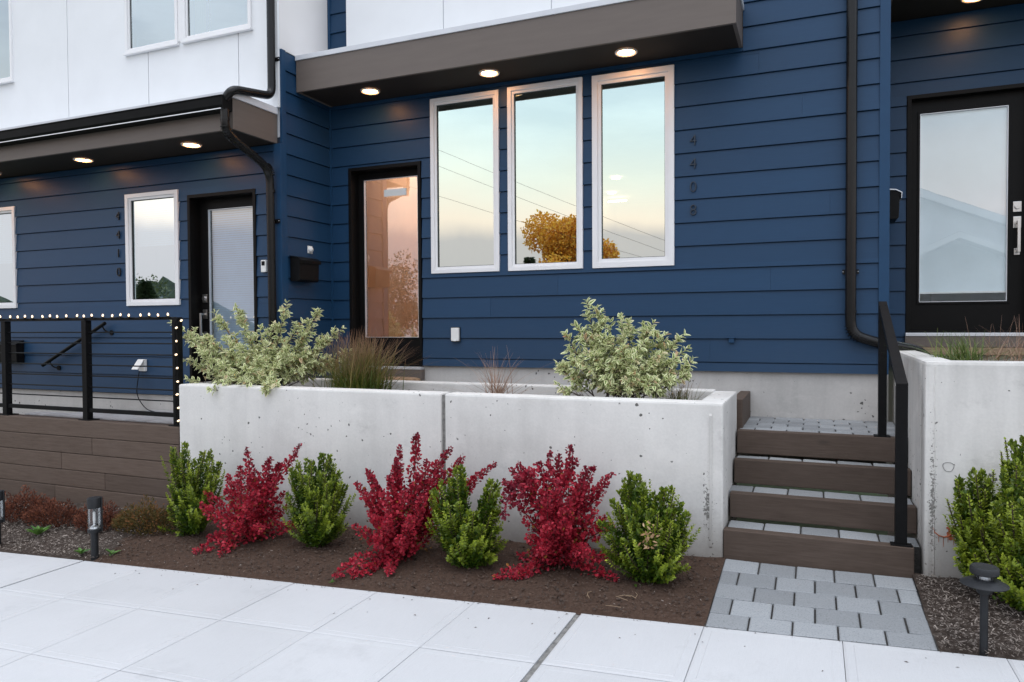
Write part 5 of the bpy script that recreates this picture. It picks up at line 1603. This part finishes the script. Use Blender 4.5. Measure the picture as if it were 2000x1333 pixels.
HG = 'low heathers in the bark mulch'
heather('heather', 'low rusty red heather clump at the left edge of the photo', (-7.05, 4.62), .30, .22, .27, 2600, 'heather', rg(51), HG)
heather('heather', 'low rusty heather clump behind the bright green weed', (-6.55, 4.58), .34, .19, .20, 2300, 'heather', rg(52), HG)
heather('heather', 'small red brown heather clump left of the middle path light', (-5.92, 4.55), .22, .17, .24, 1900, 'heather', rg(53), HG)
heather('heather', 'olive and rust heather clump right of the middle path light', (-5.40, 4.60), .32, .20, .25, 3000, 'heather_o', rg(54), HG)

def weed(name, label, c, n, L, rng, group):
    z = z_soil(*c)
    t = thing(name, label, 'weed', (c[0], c[1], z), group)
    src = None
    for i in range(n):
        a = 2 * math.pi * i / n + rng.normal(0, .25); el = rng.uniform(.25, 1.05)
        d = np.array([[math.cos(a) * math.cos(el), math.sin(a) * math.cos(el), math.sin(el)]])
        l = L * rng.uniform(.7, 1.15)
        o = leaf_cloud('leaf', T_EDGED, np.array([[c[0], c[1], z + .008]]), d, np.array([[0, 0, 1.]]), np.array([l]), np.array([l * .36]), M['weed'], t, {'rnd': rng.random(1)})
    return t
weed('weed', 'bright green leafy weed rosette in the bark mulch', (-6.38, 4.30), 13, .14, rg(61), 'green weeds in the mulch')
weed('weed', 'small green weed at the foot of the middle path light on its left', (-5.50, 4.06), 9, .075, rg(62), 'green weeds in the mulch')
weed('weed', 'tiny yellow green weed at the sidewalk edge in the dark soil', (-3.0, 4.02), 6, .03, rg(63), 'green weeds in the mulch')
weed('weed', 'small green weed close to the right foot of the middle path light', (-5.20, 4.10), 7, .07, rg(64), 'green weeds in the mulch')

# ================================================================== PATH LIGHTS
def bollard(x, y, label):
    z = z_soil(x, y)
    t = thing('path_light', label, 'path light', (x, y, z), 'dark path lights beside the sidewalk')
    MB().lathe([(.028, -.05), (.028, .20), (.030, .205), (.030, .21)], (x, y, z), 20).obj('post', M['lantern'], t, smooth=True)
    MB().lathe([(.046, .205), (.050, .212), (.050, .232), (.040, .236)], (x, y, z), 24).obj('cup', M['lantern'], t, smooth=True)
    MB().lathe([(.046, .400), (.050, .402), (.050, .474), (.047, .482), (.030, .485)], (x, y, z), 24).obj('cap', M['lantern'], t, smooth=True)
    g = MB(); n = 24
    vs = [(x + .046 * math.cos(2 * math.pi * i / n), y + .046 * math.sin(2 * math.pi * i / n), z + h) for h in (.234, .402) for i in range(n)]
    g.add(vs, [(i, (i + 1) % n, n + (i + 1) % n, n + i) for i in range(n)])
    g.obj('glass_sleeve', M['glass_clear'], t, smooth=True)
    b_ = MB()                                                        # curved metal back of the lantern
    aa = [R(32) + R(120) * i / 10 for i in range(11)]
    vs = [(x + r_ * math.cos(a), y + r_ * math.sin(a), z + h) for h in (.208, .48) for r_ in (.052, .060) for a in aa]
    m = 11
    fs = []
    for i in range(10):
        fs += [(i, i + 1, 2 * m + i + 1, 2 * m + i), (m + i + 1, m + i, 3 * m + i, 3 * m + i + 1), (2 * m + i, 2 * m + i + 1, 3 * m + i + 1, 3 * m + i), (i + 1, i, m + i, m + i + 1)]
    fs += [(0, 2 * m, 3 * m, m), (m - 1, 2 * m - 1, 4 * m - 1, 3 * m - 1)]
    b_.add(vs, fs); b_.obj('back_shield', M['lantern'], t)
    MB().lathe([(.036, .237), (.030, .250), (.010, .262), (.004, .275)], (x, y, z), 16).obj('reflector', M['chrome'], t)
    MB().lathe([(.008, .275), (.010, .29), (.010, .36), (.006, .37)], (x, y, z), 10).obj('lamp_tube', M['white_plastic'], t, smooth=True)
bollard(-5.325, 4.045, 'dark cylindrical path light with clear sleeve at the sidewalk edge, whole')
bollard(-6.555, 4.06, 'dark cylindrical path light cut by the left edge of the photo')
x, y = .752, 4.02; z = z_soil(x, y)
t = thing('path_light', 'dark tiered path light with a wide disc hat, right of the paver path', 'path light', (x, y, z), 'dark path lights beside the sidewalk')
MB().lathe([(0.0175, -0.0420), (0.0175, 0.2814)], (x, y, z), 16).obj('post', M['lantern'], t, smooth=True)
MB().lathe([(0.0276, 0.2814), (0.0331, 0.2898), (0.0331, 0.3041)], (x, y, z), 20).obj('collar', M['lantern'], t, smooth=True)
MB().lathe([(0.0276, 0.2982), (0.0313, 0.3150), (0.0313, 0.3360)], (x, y, z), 20).obj('lens', M['glass_clear'], t, smooth=True)
MB().lathe([(0.0221, 0.3024), (0.0184, 0.3318)], (x, y, z), 14).obj('lamp_core', M['white_plastic'], t, smooth=True)
MB().lathe([(0.0994, 0.3242), (0.1012, 0.3284), (0.0644, 0.3478), (0.0442, 0.3528)], (x, y, z), 32).obj('disc_hat', M['lantern'], t, smooth=True)
MB().lathe([(0.0368, 0.3528), (0.0368, 0.3763)], (x, y, z), 24).obj('upper_lens', M['glass_clear'], t, smooth=True)
MB().lathe([(0.0276, 0.3528), (0.0276, 0.3763)], (x, y, z), 24).obj('inner_sleeve', M['alu'], t, smooth=True)
for a in (.6, 2.2, 3.8, 5.4):
    MB().tube([(x + .038 * math.cos(a), y + .038 * math.sin(a), z + .351), (x + .038 * math.cos(a), y + .038 * math.sin(a), z + .378)], .005, 6).obj('stud', M['lantern'], t)
MB().lathe([(0.0570, 0.3755), (0.0607, 0.3797), (0.0607, 0.4049), (0.0552, 0.4116), (0.0460, 0.4082), (0.0184, 0.4082)], (x, y, z), 32).obj('cap', M['lantern'], t, smooth=True)

# small litter: twigs on the soil, leaf crumbs on the sidewalk
lt = MB()
rl = rg(71)
rnl = []
for _ in range(60):
    x, y = rl.uniform(-5, 2), 3.97 - abs(rl.normal(0, .25)); z = z_walk(x) + .002; a = rl.uniform(0, 6.28); s = rl.uniform(.004, .012)
    u = np.array([math.cos(a), math.sin(a), .0464 * math.cos(a)]); v = np.array([-math.sin(a), math.cos(a), 0])
    c = np.array([x, y, z])
    lt.add([c - u * s, c + v * s * .35 + np.array([0, 0, .003]), c + u * s, c - v * s * .35 + np.array([0, 0, .001])], [(0, 1, 2, 3)])
    rnl += [rl.random() * .5] * 4
for _ in range(420):                                          # soil that has spilled over the sidewalk edge
    x, y = rl.uniform(-5.3, 2.0), 3.982 - abs(rl.normal(0, .018)); z = z_walk(x) + .0015; a = rl.uniform(0, 6.28); s = rl.uniform(.0015, .006)
    if -.54 < x < .56 and rl.random() < .7: continue
    u = np.array([math.cos(a), math.sin(a), .0464 * math.cos(a)]); v = np.array([-math.sin(a), math.cos(a), 0])
    c = np.array([x, y, z])
    lt.add([c - u * s, c + v * s * .7 + np.array([0, 0, .003]), c + u * s, c - v * s * .7 + np.array([0, 0, .001])], [(0, 1, 2, 3)])
    rnl += [rl.random() * .35] * 4
lt.attr['rnd'] = rnl
setp(lt.obj('leaf_litter', M['chip']), kind='stuff')
tg = MB()
for _ in range(7):
    x, y = -1.05 + rl.normal(0, .10), 4.22 + rl.normal(0, .05); a = rl.uniform(0, 6.28); z = z_soil(x, y) + .02
    tg.tube([(x, y, z), (x + .04 * math.cos(a), y + .04 * math.sin(a), z + .006), (x + .09 * math.cos(a + .3), y + .09 * math.sin(a + .3), z)], .0016, 5)
setp(tg.obj('twig_litter', M['tan_wood']), kind='stuff')

# ================================================================== ACROSS THE STREET (seen in the glass)
def tree(name, label, x, y, h, rx, trunk_h, mat, rng, n, conifer=False):
    z = -1.9 + .0464 * x
    t = thing(name, label, 'tree', (x, y, z))
    tr = MB(); tr.tube([(x, y, z - .3), (x + .05, y, z + h * .4), (x, y, z + h * (.95 if conifer else .75))], [.045 * h * .5, .03 * h * .5, .008 * h], 9)
    if conifer:
        u = rng.random(n) ** .6
        a = rng.uniform(0, 6.28, n)
        tier = .55 + .45 * ((u * 9) % 1)
        r = rx * (1 - (1 - u) * 0 - u * .0) * (1 - u) ** .8 * tier * np.sqrt(rng.random(n)) + .05
        P = np.stack([x + r * np.cos(a), y + r * np.sin(a), z + trunk_h + (h - trunk_h) * u - .25 * r], 1)
        D_ = np.stack([np.cos(a), np.sin(a), -.25 * np.ones(n)], 1) + rng.normal(0, .25, (n, 3))
        L = np.full(n, .24); Wd = np.full(n, .07)
    else:
        cl = [(rng.normal(0, rx * .45), rng.normal(0, rx * .45), trunk_h + (h - trunk_h) * rng.uniform(.12, .92), rx * rng.uniform(.28, .50)) for _ in range(26)]
        k = rng.integers(0, len(cl), n)
        C = np.array(cl)[k]
        dirv = unit(rng.normal(0, 1, (n, 3))) * (rng.random((n, 1)) ** .4)
        taper = 1 - np.clip((C[:, 2] - trunk_h) / (h - trunk_h) - .5, 0, 1) * .8
        P = np.stack([x + C[:, 0] * taper, y + C[:, 1] * taper, z + C[:, 2]], 1) + dirv * C[:, 3:4]
        D_ = rng.normal(0, 1, (n, 3)); L = np.full(n, .17); Wd = np.full(n, .11)
        for c in cl[:9]:
            tr.tube([(x, y, z + trunk_h * .9), (x + c[0] * .8, y + c[1] * .8, z + c[2])], [.05, .015], 5, caps=False)
    tr.obj('trunk', M['bark'], t)
    leaf_cloud('crown', T_LANCE, P, D_, rng.normal(0, 1, (n, 3)), L * rng.uniform(.6, 1.3, n), Wd, M[mat], t, {'rnd': rng.random(n)}, kind='stuff')
    return t
tree('autumn_tree', 'orange autumn tree reflected in the second tall window', -11.05, -20, 7.6, 2.25, .3, 'crown_orange', rg(81), 34000)
tree('conifer_tree', 'small dark conifer reflected at the foot of the second tall window', -14.9, -25, 6.4, 1.5, .6, 'crown_dark', rg(82), 4000, True)
tree('conifer_tree', 'dark evergreen with layered branches reflected at the right of the third tall window', -3.3, -10, 6.0, 1.7, 1.0, 'crown_dark', rg(83), 5000, True)
tree('conifer_tree', 'dark evergreen reflected low in the small left window', -32.4, -16, 5.8, 2.1, .4, 'crown_dark', rg(84), 9000, True)
tree('street_tree', 'pale brown leafy tree reflected in the middle door', -27.2, -28, 7.2, 3.0, 1.0, 'crown_tan', rg(85), 14000)
tree('street_tree', 'wide green tree reflected in the far left window', -38.0, -18, 6.5, 3.0, 1.0, 'crown_green', rg(86), 8000)

hm = MB()
rh_ = rg(90)
nx = 90
px_ = np.linspace(-125, -64.5, nx)
topz = [-2.2 + .0464 * x + (10.9 + 1.1 * math.sin(x * .21) + .8 * math.sin(x * .63 + 1) + rh_.normal(0, .35)) * min(1, (-64.5 - x) / 1.5) for x in px_]
for i, x in enumerate(px_):
    b_ = -2.4 + .0464 * x
    hm.v += [(x, -40, b_), (x, -46 + rh_.normal(0, .5), (b_ + topz[i]) / 2 + 1.2), (x, -50, topz[i]), (x, -75, b_)]
for i in range(nx - 1):
    for k in range(3):
        hm.f.append((4 * i + k, 4 * i + k + 1, 4 * i + 4 + k + 1, 4 * i + 4 + k))
setp(hm.obj('hill', mat_simple('wooded_hillside', (0.022, 0.032, 0.018), .95, var=.6, scale=1.2), smooth=True), kind='structure')
hs = thing('neighbour_house', 'pale gabled house across the street reflected in the right door', 'house', (3.6, -14, -1.75))
MB().box(-.4, 8.2, -22, -14, -2.2, 2.2).obj('wall', M['house_grey'], hs)
MB().prism([(-.4, 2.2), (8.2, 2.2), (3.2, 4.45)], -22, -14.02, 'y').obj('gable_wall', M['house_grey'], hs)
MB().prism([(-.9, 2.05), (-.9, 2.25), (3.2, 4.72), (8.7, 2.25), (8.7, 2.05), (3.2, 4.50)], -22.3, -13.6, 'y').obj('roof', M['roof_grey'], hs)
MB().prism([(-.95, 1.98), (-.95, 2.22), (3.2, 4.68), (8.75, 2.22), (8.75, 1.98), (3.2, 4.42)], -13.6, -13.55, 'y').obj('bargeboard', M['white_panel'], hs)
MB().prism([(2.9, 2.10), (2.9, 2.28), (4.46, 3.02), (6.1, 2.28), (6.1, 2.10), (4.46, 2.84)], -13.9, -12.9, 'y').obj('porch_roof', M['roof_grey'], hs)
MB().prism([(2.85, 2.05), (2.85, 2.26), (4.46, 3.00), (6.15, 2.26), (6.15, 2.05), (4.46, 2.80)], -12.9, -12.86, 'y').obj('porch_bargeboard', M['white_panel'], hs)
for x_ in (3.0, 5.8): MB().box(x_, x_ + .16, -13.1, -12.94, -1.9, 2.1).obj('porch_post', M['white_panel'], hs)
for x_ in (.6, 6.4):
    f_ = MB().ring(x_, x_ + 1.2, -.3, 1.2, .09, -14.04, -13.99).obj('window', M['white_vinyl'], hs)
    MB().add([(x_ + .08, -13.995, -.22), (x_ + 1.12, -13.995, -.22), (x_ + 1.12, -13.995, 1.12), (x_ + .08, -13.995, 1.12)], [(0, 1, 2, 3)]).obj('pane', M['glass_up'], f_)
hs2 = thing('neighbour_house', 'dark roofed low house across the street reflected in the left windows', 'house', (-44, -22, -4.2))
MB().box(-50, -39, -26, -19, -4.6, .2).obj('wall', M['house_grey'], hs2)
MB().prism([(-26.6, 0), (-22.5, 1.9), (-18.4, 0)], -50.5, -38.5, 'x').obj('roof', M['roof_grey'], hs2)

def pole(x, y, label):
    z = -1.9 + .0464 * x
    t = thing('utility_pole', label, 'utility pole', (x, y, z), 'utility poles across the street')
    MB().tube([(x, y, z - .3), (x, y, z + 9.2)], [.14, .10], 10).obj('post', M['bark'], t)
    MB().box(x - .05, x + .05, y - .9, y + .9, z + 8.6, z + 8.72).obj('crossarm', M['bark'], t)
pole(-16.2, -8.0, 'utility pole across the street at the upper end of the service wires')
pole(-2.35, -8.4, 'utility pole across the street at the lower end of the service wires')
for k, (xa, za, xb, zb) in enumerate(((-16.2, 8.05, -2.4, 1.75), (-16.2, 6.0, -2.4, 1.25), (-16.2, 7.4, -2.4, 1.45))):
    A, B = Vector((xa, -8, za)), Vector((xb, -8.6, zb))
    pts = [A.lerp(B, i / 12) - Vector((0, 0, .5 * (i / 12) * (1 - i / 12))) for i in range(13)]
    setp(MB().tube(pts, .0045, 5).obj('service_wire', M['black_metal']), ('upper', 'second', 'lowest')[k] + ' sagging service wire reflected across the tall windows', 'service wire', 'service wires reflected in the windows')
